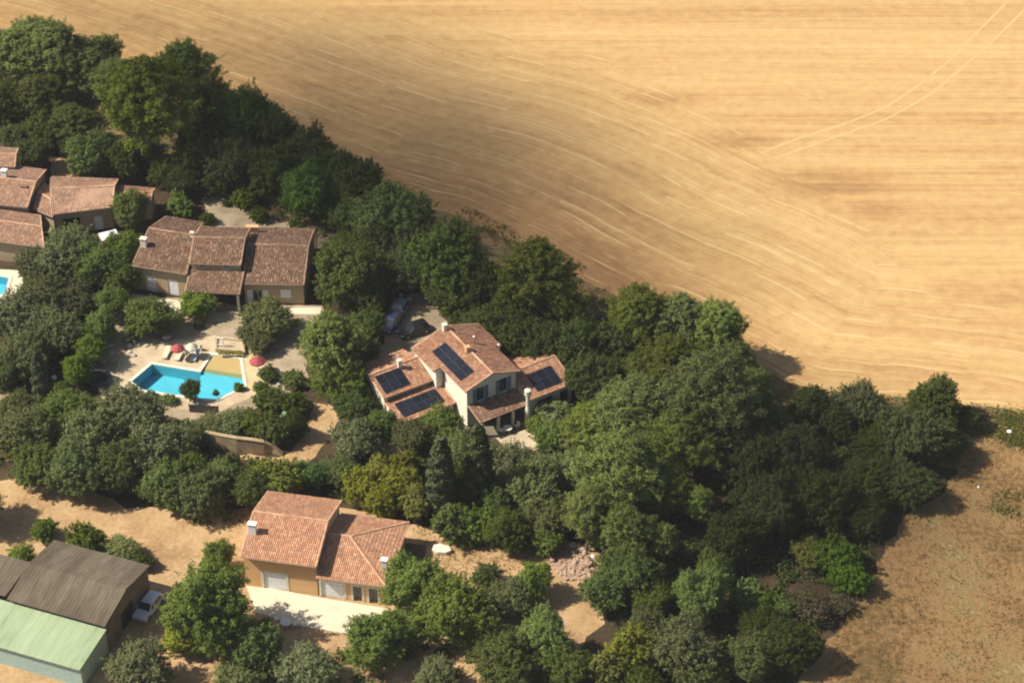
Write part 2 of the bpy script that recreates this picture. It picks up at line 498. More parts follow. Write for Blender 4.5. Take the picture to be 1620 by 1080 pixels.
POOL = [(-44.0, 214.3), (-46.0, 210.9), (-44.6, 209.3), (-37.2, 207.6), (-35.4, 207.4), (-32.4, 210.0), (-33.4, 215.3), (-36.8, 216.2), (-37.9, 212.7)]
POOL2 = px([(-60, 432), (-10, 436), (14, 440), (8, 462), (-10, 474), (-70, 470)])
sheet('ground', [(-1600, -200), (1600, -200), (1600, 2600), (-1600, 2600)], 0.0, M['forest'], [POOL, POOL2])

EDGE_PX = [(-900, -60), (-420, -8), (-120, 60), (60, 112), (200, 160), (330, 212), (450, 262), (560, 300), (650, 322), (740, 346), (830, 392), (905, 432), (960, 466), (1040, 496), (1110, 528), (1180, 566), (1225, 600), (1262, 615), (1330, 622), (1450, 631), (1540, 641), (1640, 655), (1900, 690), (2600, 770)]
EDGE = np.array(px(EDGE_PX))
# the field: a grid whose first row is the edge itself, so that swaths can follow it
xs = np.concatenate([np.linspace(-700, -125, 12), np.arange(-120, 121, 1.5), np.linspace(126, 900, 14)])
eb = np.interp(xs, EDGE[:, 0], EDGE[:, 1])
k9 = np.ones(7) / 7
inner = slice(15, len(xs) - 18)
eb[inner] = np.convolve(eb, k9, 'same')[inner]
eb += 0.35 * np.sin(xs * 0.9) * np.sin(xs * 0.23 + 1)
ts = np.concatenate([np.arange(0, 110, 1.5), np.linspace(114, 1200, 22)])
gx = np.repeat(xs[:, None], len(ts), 1)
gy = eb[:, None] + ts[None, :]
P2 = np.stack([gx.ravel(), gy.ravel()], 1)
bl = np.stack([xs, eb], 1)
bl = bl[(xs > -400) & (xs < 400)]
seg = np.hypot(*(bl[1:] - bl[:-1]).T)
cum = np.concatenate([[0], np.cumsum(seg)])
dist = np.full(len(P2), 1e9)
along = np.zeros(len(P2))
for i in range(len(bl) - 1):
    a, d = bl[i], bl[i + 1] - bl[i]
    L2 = (d ** 2).sum()
    t = np.clip(((P2 - a) @ d) / L2, 0, 1)
    q = P2 - (a + t[:, None] * d)
    dd = np.hypot(q[:, 0], q[:, 1])
    m = dd < dist
    dist[m] = dd[m]; along[m] = cum[i] + t[m] * seg[i]
sm = lambda x: np.clip(x, 0, 1) ** 2 * (3 - 2 * np.clip(x, 0, 1))
wide = np.interp(P2[:, 0], [-90, -40, -10, 6, 22, 34, 42, 49, 56, 70, 100], [30, 34, 42, 45, 44, 41, 36, 31, 22, 16, 14])
ragged = 3.0 * np.sin(P2[:, 1] * 0.9 + 2 * np.sin(P2[:, 0] * 0.31)) + 2.2 * np.sin(P2[:, 0] * 0.57 + P2[:, 1] * 0.37)
head = 1 - sm((dist - wide - ragged + 3) / 6)
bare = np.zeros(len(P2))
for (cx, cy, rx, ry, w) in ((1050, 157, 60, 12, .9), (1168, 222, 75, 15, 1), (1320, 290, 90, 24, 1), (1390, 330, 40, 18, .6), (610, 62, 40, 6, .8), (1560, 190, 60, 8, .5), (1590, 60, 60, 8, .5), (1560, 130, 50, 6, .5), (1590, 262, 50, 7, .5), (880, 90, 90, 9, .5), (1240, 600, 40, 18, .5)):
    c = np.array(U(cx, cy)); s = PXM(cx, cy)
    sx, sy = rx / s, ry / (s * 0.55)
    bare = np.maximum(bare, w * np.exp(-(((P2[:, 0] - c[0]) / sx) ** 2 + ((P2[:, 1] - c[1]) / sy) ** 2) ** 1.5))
bare = np.maximum(bare, 0.85 * (1 - sm((dist - 6) / 26)) * (1 - sm((P2[:, 0] - 12) / 30)) * np.interp(P2[:, 0], [-120, -70, -40], [.5, .75, 1]))  # browner headland soil, its colour also standing in for part of the cloud shade
nx_, nt_ = len(xs), len(ts)
me = bpy.data.meshes.new('stubble_field')
idx = np.arange(nx_ * nt_).reshape(nx_, nt_)
fs = np.stack([idx[:-1, :-1].ravel(), idx[1:, :-1].ravel(), idx[1:, 1:].ravel(), idx[:-1, 1:].ravel()], 1)
me.from_pydata(np.concatenate([P2, np.full((len(P2), 1), 0.012)], 1).tolist(), [], fs.tolist())
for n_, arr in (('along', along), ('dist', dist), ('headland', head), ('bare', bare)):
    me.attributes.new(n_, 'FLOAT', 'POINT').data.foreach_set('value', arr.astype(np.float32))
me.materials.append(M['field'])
fo = bpy.data.objects.new('wheat_field', me)
COL.objects.link(fo)
fo['kind'] = 'structure'


def edge_y(x): return float(np.interp(x, xs, eb))


# verge between the wood and the field
vx = [x for x in xs if -125 < x < 125]
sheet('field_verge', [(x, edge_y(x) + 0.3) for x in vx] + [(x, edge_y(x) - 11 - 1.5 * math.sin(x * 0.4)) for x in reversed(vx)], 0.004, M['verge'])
# wheel marks: two flattened lines across the field
for line in ([(1640, -42), (1595, 2), (1545, 52), (1500, 98), (1450, 138), (1400, 171), (1340, 195), (1270, 217), (1222, 234), (1196, 247)],
             [(1690, -54), (1625, 12), (1572, 64), (1522, 108), (1472, 150), (1402, 189), (1330, 214), (1262, 238), (1215, 254)]):
    pts = px(line)
    w = 0.19
    L, R = [], []
    pts2 = []
    for a, b in zip(pts[:-1], pts[1:]):
        n = max(2, int(math.hypot(b[0] - a[0], b[1] - a[1]) / 1.0))
        pts2 += [(a[0] + (b[0] - a[0]) * k / n, a[1] + (b[1] - a[1]) * k / n) for k in range(n)]
    for k in range(4):
        pts2 = [pts2[0]] + [tuple((pts2[i - 1][j] + pts2[i][j] * 2 + pts2[i + 1][j]) / 4 for j in (0, 1)) for i in range(1, len(pts2) - 1)] + [pts2[-1]]
    mb = MB()
    for i in range(len(pts2) - 1):
        a, b = Vector(pts2[i]), Vector(pts2[i + 1])
        d = (b - a).normalized(); n = Vector((-d.y, d.x))
        w1 = w * random.uniform(0.75, 1.25)
        mb.poly([(*(a - n * w1), 0.02), (*(b - n * w1), 0.02), (*(b + n * w1), 0.02), (*(a + n * w1), 0.02)])
    mb.build('wheel_track', M['straw'], kind='structure')

sheet('dirt_yard', jag(px([(-120, 775), (0, 760), (60, 752), (130, 770), (200, 800), (300, 806), (400, 800), (540, 800), (640, 822), (740, 850), (830, 862), (880, 850), (935, 862), (965, 900), (945, 955), (955, 985), (930, 1008), (900, 1060), (860, 1140), (500, 1150), (250, 1150), (-120, 1150)]), 1.6, 0.5), 0.008, M['dirt'])
sheet('dry_meadow', jag(px([(1545, 664), (1640, 660), (2300, 740), (2300, 1500), (1100, 1500), (1210, 1140), (1262, 1080), (1330, 985), (1385, 905), (1420, 830), (1490, 775), (1530, 720)]), 1.6, 0.6, 3), 0.008, M['meadow'])
sheet('gravel_drive', jag(px([(575, 556), (610, 545), (612, 505), (622, 470), (655, 462), (690, 470), (700, 500), (716, 520), (690, 560), (660, 572), (620, 575), (585, 580)]), 1.0, 0.25, 5), 0.008, M['gravel'])
sheet('dirt_track', jag(px([(497, 636), (526, 640), (538, 664), (522, 692), (500, 722), (482, 733), (440, 730), (384, 726), (380, 718), (440, 722), (458, 716), (470, 702), (480, 688), (489, 662)]), 0.9, 0.2, 7), 0.012, M['dirt'])
sheet('rear_courtyard', jag(px([(318, 312), (345, 300), (368, 312), (372, 330), (420, 328), (440, 352), (460, 350), (462, 372), (300, 372), (330, 345)]), 1.0, 0.25, 8), 0.008, M['gravel'])
sheet('pool_garden', jag(px([(206, 466), (330, 476), (395, 486), (512, 482), (520, 520), (480, 560), (490, 600), (440, 632), (395, 648), (330, 672), (250, 655), (170, 640), (140, 600), (176, 500)]), 1.0, 0.25, 9), 0.008, M['gravel'], [POOL])
sheet('pool_terrace', jag(px([(222, 530), (262, 540), (340, 530), (400, 540), (424, 590), (408, 622), (352, 650), (300, 648), (200, 632), (170, 612), (190, 570)]), 1.0, 0.15, 10), 0.016, M['pave'], [POOL])
sheet('pool_deck', px([(383, 530), (397, 530), (420, 600), (400, 618), (384, 622), (392, 604)]), 0.022, M['deck'], kind='structure')
sheet('house_terrace', px([(206, 464), (300, 478), (310, 490), (292, 496), (262, 488), (208, 478)]), 0.03, M['terrace'])
sheet('house_terrace', px([(420, 488), (508, 486), (508, 497), (420, 497)]), 0.03, M['terrace'])
sheet('house_terrace', px([(332, 494), (382, 492), (382, 504), (320, 512)]), 0.03, M['pave'])
sheet('front_terrace', px([(388, 922), (500, 944), (612, 962), (614, 973), (560, 1004), (465, 988), (405, 968)]), 0.04, M['terrace'])
sheet('side_terrace', px([(620, 905), (640, 858), (676, 862), (668, 905), (640, 930)]), 0.03, M['fibre'])
sheet('patio', px([(785, 693), (838, 678), (846, 680), (852, 700), (862, 706), (842, 714), (800, 710)]), 0.03, M['pave'])
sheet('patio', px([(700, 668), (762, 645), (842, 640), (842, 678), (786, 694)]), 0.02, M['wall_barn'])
sheet('pool_surround', jag(px([(-80, 425), (-10, 424), (28, 428), (40, 445), (24, 470), (0, 482), (-90, 480)]), 1.0, 0.2, 11), 0.012, M['terrace'], [POOL2])
sheet('asphalt_yard', jag(px([(500, 362), (520, 352), (566, 362), (568, 392), (545, 402), (506, 408)]), 1.0, 0.2, 14), 0.008, M['fibre'])
sheet('footpath', jag(px([(-60, 620), (20, 612), (44, 622), (40, 640), (0, 648), (-60, 650)]), 1.0, 0.25, 12), 0.008, M['gravel'])
sheet('rear_lane', jag(px([(80, 258), (112, 240), (128, 262), (110, 285), (84, 288)]), 1.0, 0.25, 13), 0.008, M['dirt'])


# ------------------------------------------------------------------ pools
def offset(poly, d):
    n = len(poly)
    A = sum(poly[i][0] * poly[(i + 1) % n][1] - poly[(i + 1) % n][0] * poly[i][1] for i in range(n))
    sg = 1 if A > 0 else -1
    out = []
    for i in range(n):
        p, a, b = Vector(poly[i]), Vector(poly[i - 1]), Vector(poly[(i + 1) % n])
        d1, d2 = (p - a).normalized(), (b - p).normalized()
        n1, n2 = Vector((d1.y, -d1.x)) * sg, Vector((d2.y, -d2.x)) * sg
        m = (n1 + n2)
        m = m / max(m.length_squared, 0.3) * 2
        out.append(tuple(p + m * d))
    return out


def pool(name, poly, label, beach=False, depth=1.5):
    c = Vector((sum(p[0] for p in poly) / len(poly), sum(p[1] for p in poly) / len(poly)))
    root = empty(name, (c.x, c.y, 0), label, 'swimming pool')
    n = len(poly)
    mb = MB()
    for i in range(n):
        a, b = poly[i], poly[(i + 1) % n]
        mb.poly([(*a, 0.03), (*b, 0.03), (*b, -depth), (*a, -depth)])
    mb.build('basin_wall', M['liner'], root)
    sheet('basin_floor', poly, -depth, M['liner'], kind=None, parent=root)
    sheet('water', poly, -0.13, M['water'], kind=None, parent=root)
    o1 = offset(poly, 0.42)
    mb = MB()
    for i in range(n):       # coping stones, one run per side, with open joints
        a, b = Vector(poly[i]), Vector(poly[(i + 1) % n]); A, B = Vector(o1[i]), Vector(o1[(i + 1) % n])
        k = max(1, int((b - a).length / 0.55))
        for j in range(k):
            t0, t1 = j / k + 0.012 / k * 2, (j + 1) / k - 0.012 / k * 2
            q = [a.lerp(b, t0), a.lerp(b, t1), A.lerp(B, t1), A.lerp(B, t0)]
            z = 0.075 + random.uniform(-0.004, 0.004)
            mb.add([(*p, 0.025) for p in q] + [(*p, z) for p in q], [(4, 5, 6, 7), (0, 1, 5, 4), (1, 2, 6, 5), (2, 3, 7, 6), (3, 0, 4, 7), (7, 6, 5, 4)][:5])
    mb.build('coping', M['coping'], root, kind='stuff')
    if beach:
        C, D = Vector(poly[7]), Vector(poly[6])
        d = (D - C).normalized(); nrm = Vector((d.y, -d.x))
        dl_, dr_ = (Vector(poly[8]) - C), (Vector(poly[5]) - D)
        dl_ /= dl_.dot(nrm); dr_ /= dr_.dot(nrm)
        row = lambda s, z: ((*(C + dl_ * min(s, 3.4) + nrm * max(0, s - 3.4) + d * .015), z), (*(D + dr_ * s - d * .015), z))
        rows = [row(0.015, 0.0), row(2.6, -0.122), row(3.3, -0.24), row(5.6, -depth + 0.02)]
        for nm, mt, a, b in (('beach_ramp', 'beach', 0, 1), ('beach_ramp', 'beach', 1, 2), ('ramp_slope', 'liner', 2, 3)):
            mb = MB(); mb.poly([rows[b][0], rows[b][1], rows[a][1], rows[a][0]]); mb.build(nm, M[mt], root)
    return root


pool('swimming_pool', POOL, 'blue L-shaped pool with a sand-coloured beach end and white coping', True)
pool('swimming_pool', POOL2, 'turquoise pool cut by the left picture edge, on a white terrace', False, 1.2)


# ------------------------------------------------------------------ roofs and walls
def clip_v(poly, u):
    r = []
    n = len(poly)
    for i in range(n):
        (u0, v0), (u1, v1) = poly[i], poly[(i + 1) % n]
        if (u0 - u) * (u1 - u) <= 0 and abs(u1 - u0) > 1e-9:
            r.append(v0 + (v1 - v0) * (u - u0) / (u1 - u0))
    return (min(r), max(r)) if len(r) >= 2 else None


def slope(slab, tiles, poly, style='tile', thick=0.12):
    """one roof plane; poly[0] to poly[1] is its eave"""
    p = [Vector(q) for q in poly]
    uax = (p[1] - p[0]).normalized()
    nrm = Vector((0, 0, 0))
    for i in range(len(p)): nrm += (p[i] - p[0]).cross(p[(i + 1) % len(p)] - p[0])
    nrm.normalize()
    if nrm.z < 0: nrm = -nrm
    vax = nrm.cross(uax)
    n = len(p)
    dn = Vector((0, 0, thick))
    slab.add([tuple(q) for q in p] + [tuple(q - dn) for q in p], [tuple(range(n)), tuple(range(2 * n - 1, n - 1, -1))] + [(i, n + i, n + (i + 1) % n, (i + 1) % n) for i in range(n)])
    flat = [((q - p[0]).dot(uax), (q - p[0]).dot(vax)) for q in p]
    umin, umax = min(f[0] for f in flat), max(f[0] for f in flat)
    if style == 'tile':
        pit, crs, r = 0.22, 0.40, 0.105
        k = max(1, int((umax - umin) / pit))
        for i in range(k):
            u = umin + (i + 0.5) * (umax - umin) / k
            c = clip_v(flat, u)
            if not c or c[1] - c[0] < 0.1: continue
            v = c[0] - 0.05
            while v < c[1] - 0.05:
                v1 = min(v + crs + 0.05, c[1])
                ju, jz = random.uniform(-0.012, 0.012), random.uniform(-0.006, 0.012)
                vs = []
                for vv, lift, rr in ((v, 0.035 + jz, r), (v1, 0.008, r * 0.85)):
                    for a, h in ((-1, 0), (-0.6, 0.38), (0, 0.55), (0.6, 0.38), (1, 0)):
                        vs.append(tuple(p[0] + uax * (u + ju + a * rr) + vax * vv + nrm * (h * rr + lift)))
                tiles.add(vs, [(j, j + 1, j + 6, j + 5) for j in range(4)] + [(4, 3, 2, 1, 0)])
                v += crs
    elif style == 'corr':
        k = max(4, int((umax - umin) / 0.21))
        sheet_len = 2.4
        pr = None
        for i in range(k + 1):
            u = umin + i * (umax - umin) / k
            c = clip_v(flat, min(max(u, umin + 1e-4), umax - 1e-4))
            if not c: pr = None; continue
            h = 0.035 if i % 2 else 0.012
            lo, hi = p[0] + uax * u + vax * (c[0] - 0.1) + nrm * h, p[0] + uax * u + vax * c[1] + nrm * h
            if pr is not None: tiles.add([tuple(pr[0]), tuple(lo), tuple(hi), tuple(pr[1])], [(0, 1, 2, 3)])
            pr = (lo, hi)
    elif style == 'seam':
        k = max(2, int((umax - umin) / 1.05))
        for i in range(k + 1):
            u = umin + i * (umax - umin) / k
            c = clip_v(flat, min(max(u, umin + 1e-4), umax - 1e-4))
            if not c: continue
            a, b = p[0] + uax * u + vax * c[0], p[0] + uax * u + vax * c[1]
            w = uax * 0.022
            tiles.add([tuple(a - w), tuple(a + w), tuple(b + w), tuple(b - w), tuple(a - w + nrm * .022), tuple(a + w + nrm * .022), tuple(b + w + nrm * .022), tuple(b - w + nrm * .022)],
                      [(4, 5, 6, 7), (0, 1, 5, 4), (1, 2, 6, 5), (2, 3, 7, 6), (3, 0, 4, 7)])


def caps(mb, a, b, r=0.15, lift=0.05):
    a, b = Vector(a), Vector(b)
    d = b - a
    n = max(1, int(d.length / 0.42))
    d.normalize()
    s = d.cross(Vector((0, 0, 1))).normalized(); up = s.cross(d)
    st = (b - a).length / n
    for i in range(n):
        c0, c1 = a + d * (i * st), a + d * ((i + 1) * st + 0.04)
        vs = []
        for c, rr, l in ((c0, r, lift + 0.015), (c1, r * 0.88, lift)):
            for an in (-90, -45, 0, 45, 90):
                t = math.radians(an)
                vs.append(tuple(c + s * rr * math.sin(t) + up * (rr * math.cos(t) * 0.9 + l - 0.04)))
        mb.add(vs, [(j, j + 5, j + 6, j + 1) for j in range(4)] + [(0, 1, 2, 3, 4)])


def wallrect(mb, p0, p1, z0, z1, ops=()):
    """a wall from p0 to p1 (outside on the right hand), with real openings and reveals"""
    d = Vector((p1[0] - p0[0], p1[1] - p0[1])); L = d.length; d.normalize(); n = Vector((-d.y, d.x))
    us = sorted({0.0, L, *[o[0] for o in ops], *[o[0] + o[2] for o in ops]})
    zs = sorted({z0, z1, *[o[1] for o in ops], *[o[1] + o[3] for o in ops]})
    q = lambda u, z, dep=0.0: (p0[0] + d.x * u + n.x * dep, p0[1] + d.y * u + n.y * dep, z)
    for i in range(len(us) - 1):
        for j in range(len(zs) - 1):
            cu, cz = (us[i] + us[i + 1]) / 2, (zs[j] + zs[j + 1]) / 2
            if any(o[0] < cu < o[0] + o[2] and o[1] < cz < o[1] + o[3] for o in ops): continue
            mb.poly([q(us[i], zs[j]), q(us[i + 1], zs[j]), q(us[i + 1], zs[j + 1]), q(us[i], zs[j + 1])])
    for o in ops:
        u0, w0, u1, w1 = o[0], o[1], o[0] + o[2], o[1] + o[3]
        for a, b in (((u0, w0), (u1, w0)), ((u1, w0), (u1, w1)), ((u1, w1), (u0, w1)), ((u0, w1), (u0, w0))):
            mb.poly([q(*a), q(*b), q(*b, 0.2), q(*a, 0.2)])
    return d, n


def opening(root, p0, d, o, style):
    """what fills an opening: o = (along, sill, width, height, kind, extras)"""
    u, z, w, h, kind = o[:5]
    ex = o[5] if len(o) > 5 else {}
    fr = Fr(p0[0] + d.x * u, p0[1] + d.y * u, math.atan2(d.y, d.x), z)
    part = None
    if kind == 'win':
        mb = MB(); t = 0.07
        for x0, x1, za, zb in ((0, w, 0, t), (0, w, h - t, h), (0, t, t, h - t), (w - t, w, t, h - t), (w / 2 - t / 2, w / 2 + t / 2, t, h - t)):
            mb.box(fr, x0 + .003, x1 - .003, 0.08, 0.15, za + .003, zb - .003)
        part = mb.build('window', M[ex.get('frame', 'white')], root)
        mb = MB(); mb.box(fr, 0.01, w - 0.01, 0.16, 0.19, 0.01, h - 0.01); mb.build('pane', M['glass'], part)
        if 'shutter' in ex:
            for x0 in (-w / 2 - 0.03, w + 0.03):
                mb = MB(); mb.box(fr, x0, x0 + w / 2, -0.06, -0.01, 0, h)
                for kk in range(int(h / 0.18)): mb.box(fr, x0 + 0.05, x0 + w / 2 - 0.05, -0.075, -0.0605, 0.06 + kk * 0.18, 0.17 + kk * 0.18)
                mb.build('shutter', M[ex['shutter']], part)
        mb = MB(); mb.box(fr, -0.08, w + 0.08, -0.06, 0.0, -0.07, -0.005); mb.build('sill', M['offwhite'], part)
    elif kind == 'shut':
        mb = MB(); mb.box(fr, 0.005, w - 0.005, 0.07, 0.12, 0.005, h - 0.005)
        nsl = int(h / 0.16)
        for kk in range(nsl): mb.box(fr, 0.03, w - 0.03, 0.055, 0.0695, 0.03 + kk * (h / nsl), (kk + 0.86) * (h / nsl))
        part = mb.build('shutter', M['shutter_white'], root)
    elif kind == 'garage':
        mb = MB(); mb.box(fr, 0.005, w - 0.005, 0.10, 0.15, 0.005, h - 0.005)
        part = mb.build('garage_door', M['shutter_white'], root)
        for kk in range(4):
            mb = MB(); mb.box(fr, 0.05, w - 0.05, 0.075, 0.0995, 0.04 + kk * h / 4, (kk + 1) * h / 4 - 0.03)
            mb.build('door_panel', M['shutter_white'], part)
    elif kind == 'door':
        mb = MB(); mb.box(fr, 0.005, w - 0.005, 0.10, 0.15, 0.005, h - 0.005)
        part = mb.build('door', M[ex.get('mat', 'wood')], root)
        for x0, x1 in ((0.08, w / 2 - 0.06), (w / 2 + 0.06, w - 0.08)):
            mb = MB(); mb.box(fr, x0, x1, 0.08, 0.0995, 0.25, h - 0.12); mb.build('pane', M['glass'], part)
    elif kind == 'dark':
        mb = MB(); mb.box(fr, 0.005, w - 0.005, 0.16, 0.2, 0.005, h - 0.005); part = mb.build('doorway', M['dark'], root)
    if part is not None and ex.get('surround'):
        mb = MB(); t = 0.26
        for x0, x1, za, zb in ((-t, 0, 0, h + t), (w, w + t, 0, h + t), (0, w, h, h + t)): mb.box(fr, x0, x1, -0.035, 0.004, za, zb)
        mb.build('surround', M['offwhite'], part)
    return part


def six(fr, x0, x1, y0, y1, along='x', hipl=False, hipr=False):
    """plan points FL FR BR BL and ridge RL RR of a rectangle in a local frame; along='y' turns the ridge front to back"""
    if along == 'x':
        ym = (y0 + y1) / 2; h = ym - y0
        pts = ((x0, y0), (x1, y0), (x1, y1), (x0, y1), (x0 + (h if hipl else 0), ym), (x1 - (h if hipr else 0), ym))
    else:
        xm = (x0 + x1) / 2
        pts = ((x0, y1), (x0, y0), (x1, y0), (x1, y1), (xm, y1), (xm, y0))
    return [fr(*p)[:2] for p in pts]


def block(root, pts, ze, pitch, wall, tile, ops=None, over=0.4, side=0.15, style='tile', ridge='ridge', hipl=False, hipr=False, rake=True, z0=-0.05, gutter=True, rakes='lr'):
    """one roofed volume of a house; ops: faces f r b l (front eave, right, back, left) -> openings"""
    ops = ops or {}
    FL, FR, BR, BL, RL, RR = [Vector(p) for p in pts]
    def dl(p, a, b):
        d = (b - a).normalized(); return abs((p - a).x * d.y - (p - a).y * d.x)
    half = (dl(RL, FL, FR) + dl(RR, FL, FR)) / 2
    zr = ze + pitch * half
    slab, tl, rd = MB(), MB(), MB()
    v3 = lambda p, z: (p.x, p.y, z)
    slope(slab, tl, [v3(FL, ze), v3(FR, ze), v3(RR, zr), v3(RL, zr)], style)
    slope(slab, tl, [v3(BR, ze), v3(BL, ze), v3(RL, zr), v3(RR, zr)], style)
    if hipr: slope(slab, tl, [v3(FR, ze), v3(BR, ze), v3(RR, zr)], style)
    if hipl: slope(slab, tl, [v3(BL, ze), v3(FL, ze), v3(RL, zr)], style)
    roof = slab.build('roof', M[tile], root)
    if tl.v: tl.build('roof_tiles' if style == 'tile' else 'roof_sheeting', M[tile], roof, kind='stuff')
    if style == 'tile':
        if (RL - RR).length > 0.3: caps(rd, v3(RL, zr), v3(RR, zr))
        if hipr: caps(rd, v3(FR, ze), v3(RR, zr)); caps(rd, v3(BR, ze), v3(RR, zr))
        elif 'r' in rakes: caps(rd, v3(FR, ze), v3(RR, zr), 0.12, 0.03); caps(rd, v3(BR, ze), v3(RR, zr), 0.12, 0.03)
        if hipl: caps(rd, v3(FL, ze), v3(RL, zr)); caps(rd, v3(BL, ze), v3(RL, zr))
        elif 'l' in rakes: caps(rd, v3(FL, ze), v3(RL, zr), 0.12, 0.03); caps(rd, v3(BL, ze), v3(RL, zr), 0.12, 0.03)
        if rd.v: rd.build('ridge_tiles', M[ridge], roof, kind='stuff')
    else:
        rd.tube([v3(RL, zr + 0.03), v3(RR, zr + 0.03)], 0.1, 6); rd.build('ridge_cap', M[tile], roof)
    if gutter:
        g = MB()
        up = Vector((0, 0, -0.07))
        d = (FR - FL).normalized(); n = Vector((d.y, -d.x)) * 0.06
        g.tube([(FL.x + n.x, FL.y + n.y, ze - 0.06), (FR.x + n.x, FR.y + n.y, ze - 0.06)], 0.055, 6)
        g.build('gutter', M['gutter'], root)
    # walls, set in under the eaves
    ce = [FL, FR, BR, BL]
    ins = [over, over if hipr else side, over, over if hipl else side]
    lines = []
    for i in range(4):
        a, b = ce[i], ce[(i + 1) % 4]
        d = (b - a).normalized(); n = Vector((-d.y, d.x))
        lines.append((a + n * ins[i], d))
    def meet(l1, l2):
        (p, d), (q, e) = l1, l2
        den = d.x * e.y - d.y * e.x
        t = ((q - p).x * e.y - (q - p).y * e.x) / den
        return p + d * t
    W = [meet(lines[3], lines[0]), meet(lines[0], lines[1]), meet(lines[1], lines[2]), meet(lines[2], lines[3])]
    zt = ze + pitch * over - 0.10
    wm = MB()
    for i, f in enumerate('frbl'):
        a, b = W[i], W[(i + 1) % 4]
        oo = ops.get(f, [])
        d, n = wallrect(wm, a, b, z0, zt, oo)
        for o in oo: opening(root, a, d, o, None)
        if f in 'rl' and not (hipr if f == 'r' else hipl):
            R = RR if f == 'r' else RL
            t = (R - a).dot(d)
            apex = a + d * t
            wm.poly([v3(a, zt), v3(b, zt), v3(apex, zr - 0.10)])
    wm.build('wall', M[wall], root)
    return zr


def leanto(root, fr, x0, x1, y0, y1, ze, pitch, wall, tile, style='tile', ridge='ridge', ops=None, walls='frl', over=0.3, z0=-0.05):
    slab, tl, rd = MB(), MB(), MB()
    zb = ze + pitch * (y1 - y0)
    P = [fr(x0, y0, ze), fr(x1, y0, ze), fr(x1, y1, zb), fr(x0, y1, zb)]
    slope(slab, tl, P, style)
    roof = slab.build('roof', M[tile], root)
    if tl.v: tl.build('roof_tiles' if style == 'tile' else 'standing_seams' if style == 'seam' else 'roof_sheeting', M[tile], roof, kind='stuff')
    if style == 'seam':
        A_, B_, C_ = Vector(P[0]), Vector(P[1]), Vector(P[3])
        L_ = (B_ - A_).length; k_ = int(L_ / 1.05); ux_ = (B_ - A_) / k_; up_ = (C_ - A_); nz_ = ux_.cross(up_).normalized()
        for i in range(k_):
            g0 = ux_.normalized() * 0.03
            q0, q1 = A_ + ux_ * i + g0 - up_.normalized() * 0.08, A_ + ux_ * (i + 1) - g0 - up_.normalized() * 0.08
            upx = up_ + up_.normalized() * 0.07
            lo, hi = nz_ * 0.003, nz_ * random.uniform(0.014, 0.02)
            mp_ = MB(); mp_.add([tuple(v + lo) for v in (q0, q1, q1 + upx, q0 + upx)] + [tuple(v + hi) for v in (q0, q1, q1 + upx, q0 + upx)], [(4, 5, 6, 7), (0, 1, 5, 4), (1, 2, 6, 5), (2, 3, 7, 6), (3, 0, 4, 7)])
            mp_.build('roof_panel', M[tile], roof)
    if style == 'tile':
        caps(rd, P[0], P[3], 0.12, 0.03); caps(rd, P[1], P[2], 0.12, 0.03)
        rd.build('ridge_tiles', M[ridge], roof, kind='stuff')
    wm = MB()
    zt = ze + pitch * over - 0.1
    c = [Vector(fr(x0 + .12, y0 + over)[:2]), Vector(fr(x1 - .12, y0 + over)[:2]), Vector(fr(x1 - .12, y1 - .02)[:2]), Vector(fr(x0 + .12, y1 - .02)[:2])]
    for i, f in enumerate('frbl'):
        if f not in walls: continue
        a, b = c[i], c[(i + 1) % 4]
        oo = (ops or {}).get(f, [])
        d, n = wallrect(wm, a, b, z0, zt, oo)
        for o in oo: opening(root, a, d, o, None)
        if f == 'r': wm.poly([(*a, zt), (*b, zt), (*b, zb - 0.1)])
        if f == 'l': wm.poly([(*a, zt), (*b, zt), (*a, zb - 0.1)])
    if wm.v: wm.build('wall', M[wall], root)
    return zb


def chimney(root, x, y, z0, z1, w=0.6, d=0.5, ang=0.0, mat='offwhite', name='chimney'):
    fr = Fr(x, y, ang)
    mb = MB(); mb.box(fr, -w / 2, w / 2, -d / 2, d / 2, z0, z1)
    c = mb.build(name, M[mat], root)
    mb = MB(); mb.box(fr, -w / 2 - .08, w / 2 + .08, -d / 2 - .08, d / 2 + .08, z1 + 0.16, z1 + 0.24)
    for a, b in ((-1, -1), (1, -1), (1, 1), (-1, 1)): mb.box(fr, a * (w / 2 - .06) - .05, a * (w / 2 - .06) + .05, b * (d / 2 - .06) - .05, b * (d / 2 - .06) + .05, z1 + 0.002, z1 + 0.158)
    mb.build('chimney_cap', M[mat], c)
    return c


def pipe(root, x, y, z0, z1, r=0.11, mat='white'):
    mb = MB(); mb.lathe((x, y, 0), [(r, z0), (r, z1), (r * 1.6, z1 + 0.02), (r * 1.6, z1 + 0.12), (0.02, z1 + 0.2)], 10)
    mb.build('vent_pipe', M[mat], root, True)


PANEL = {}


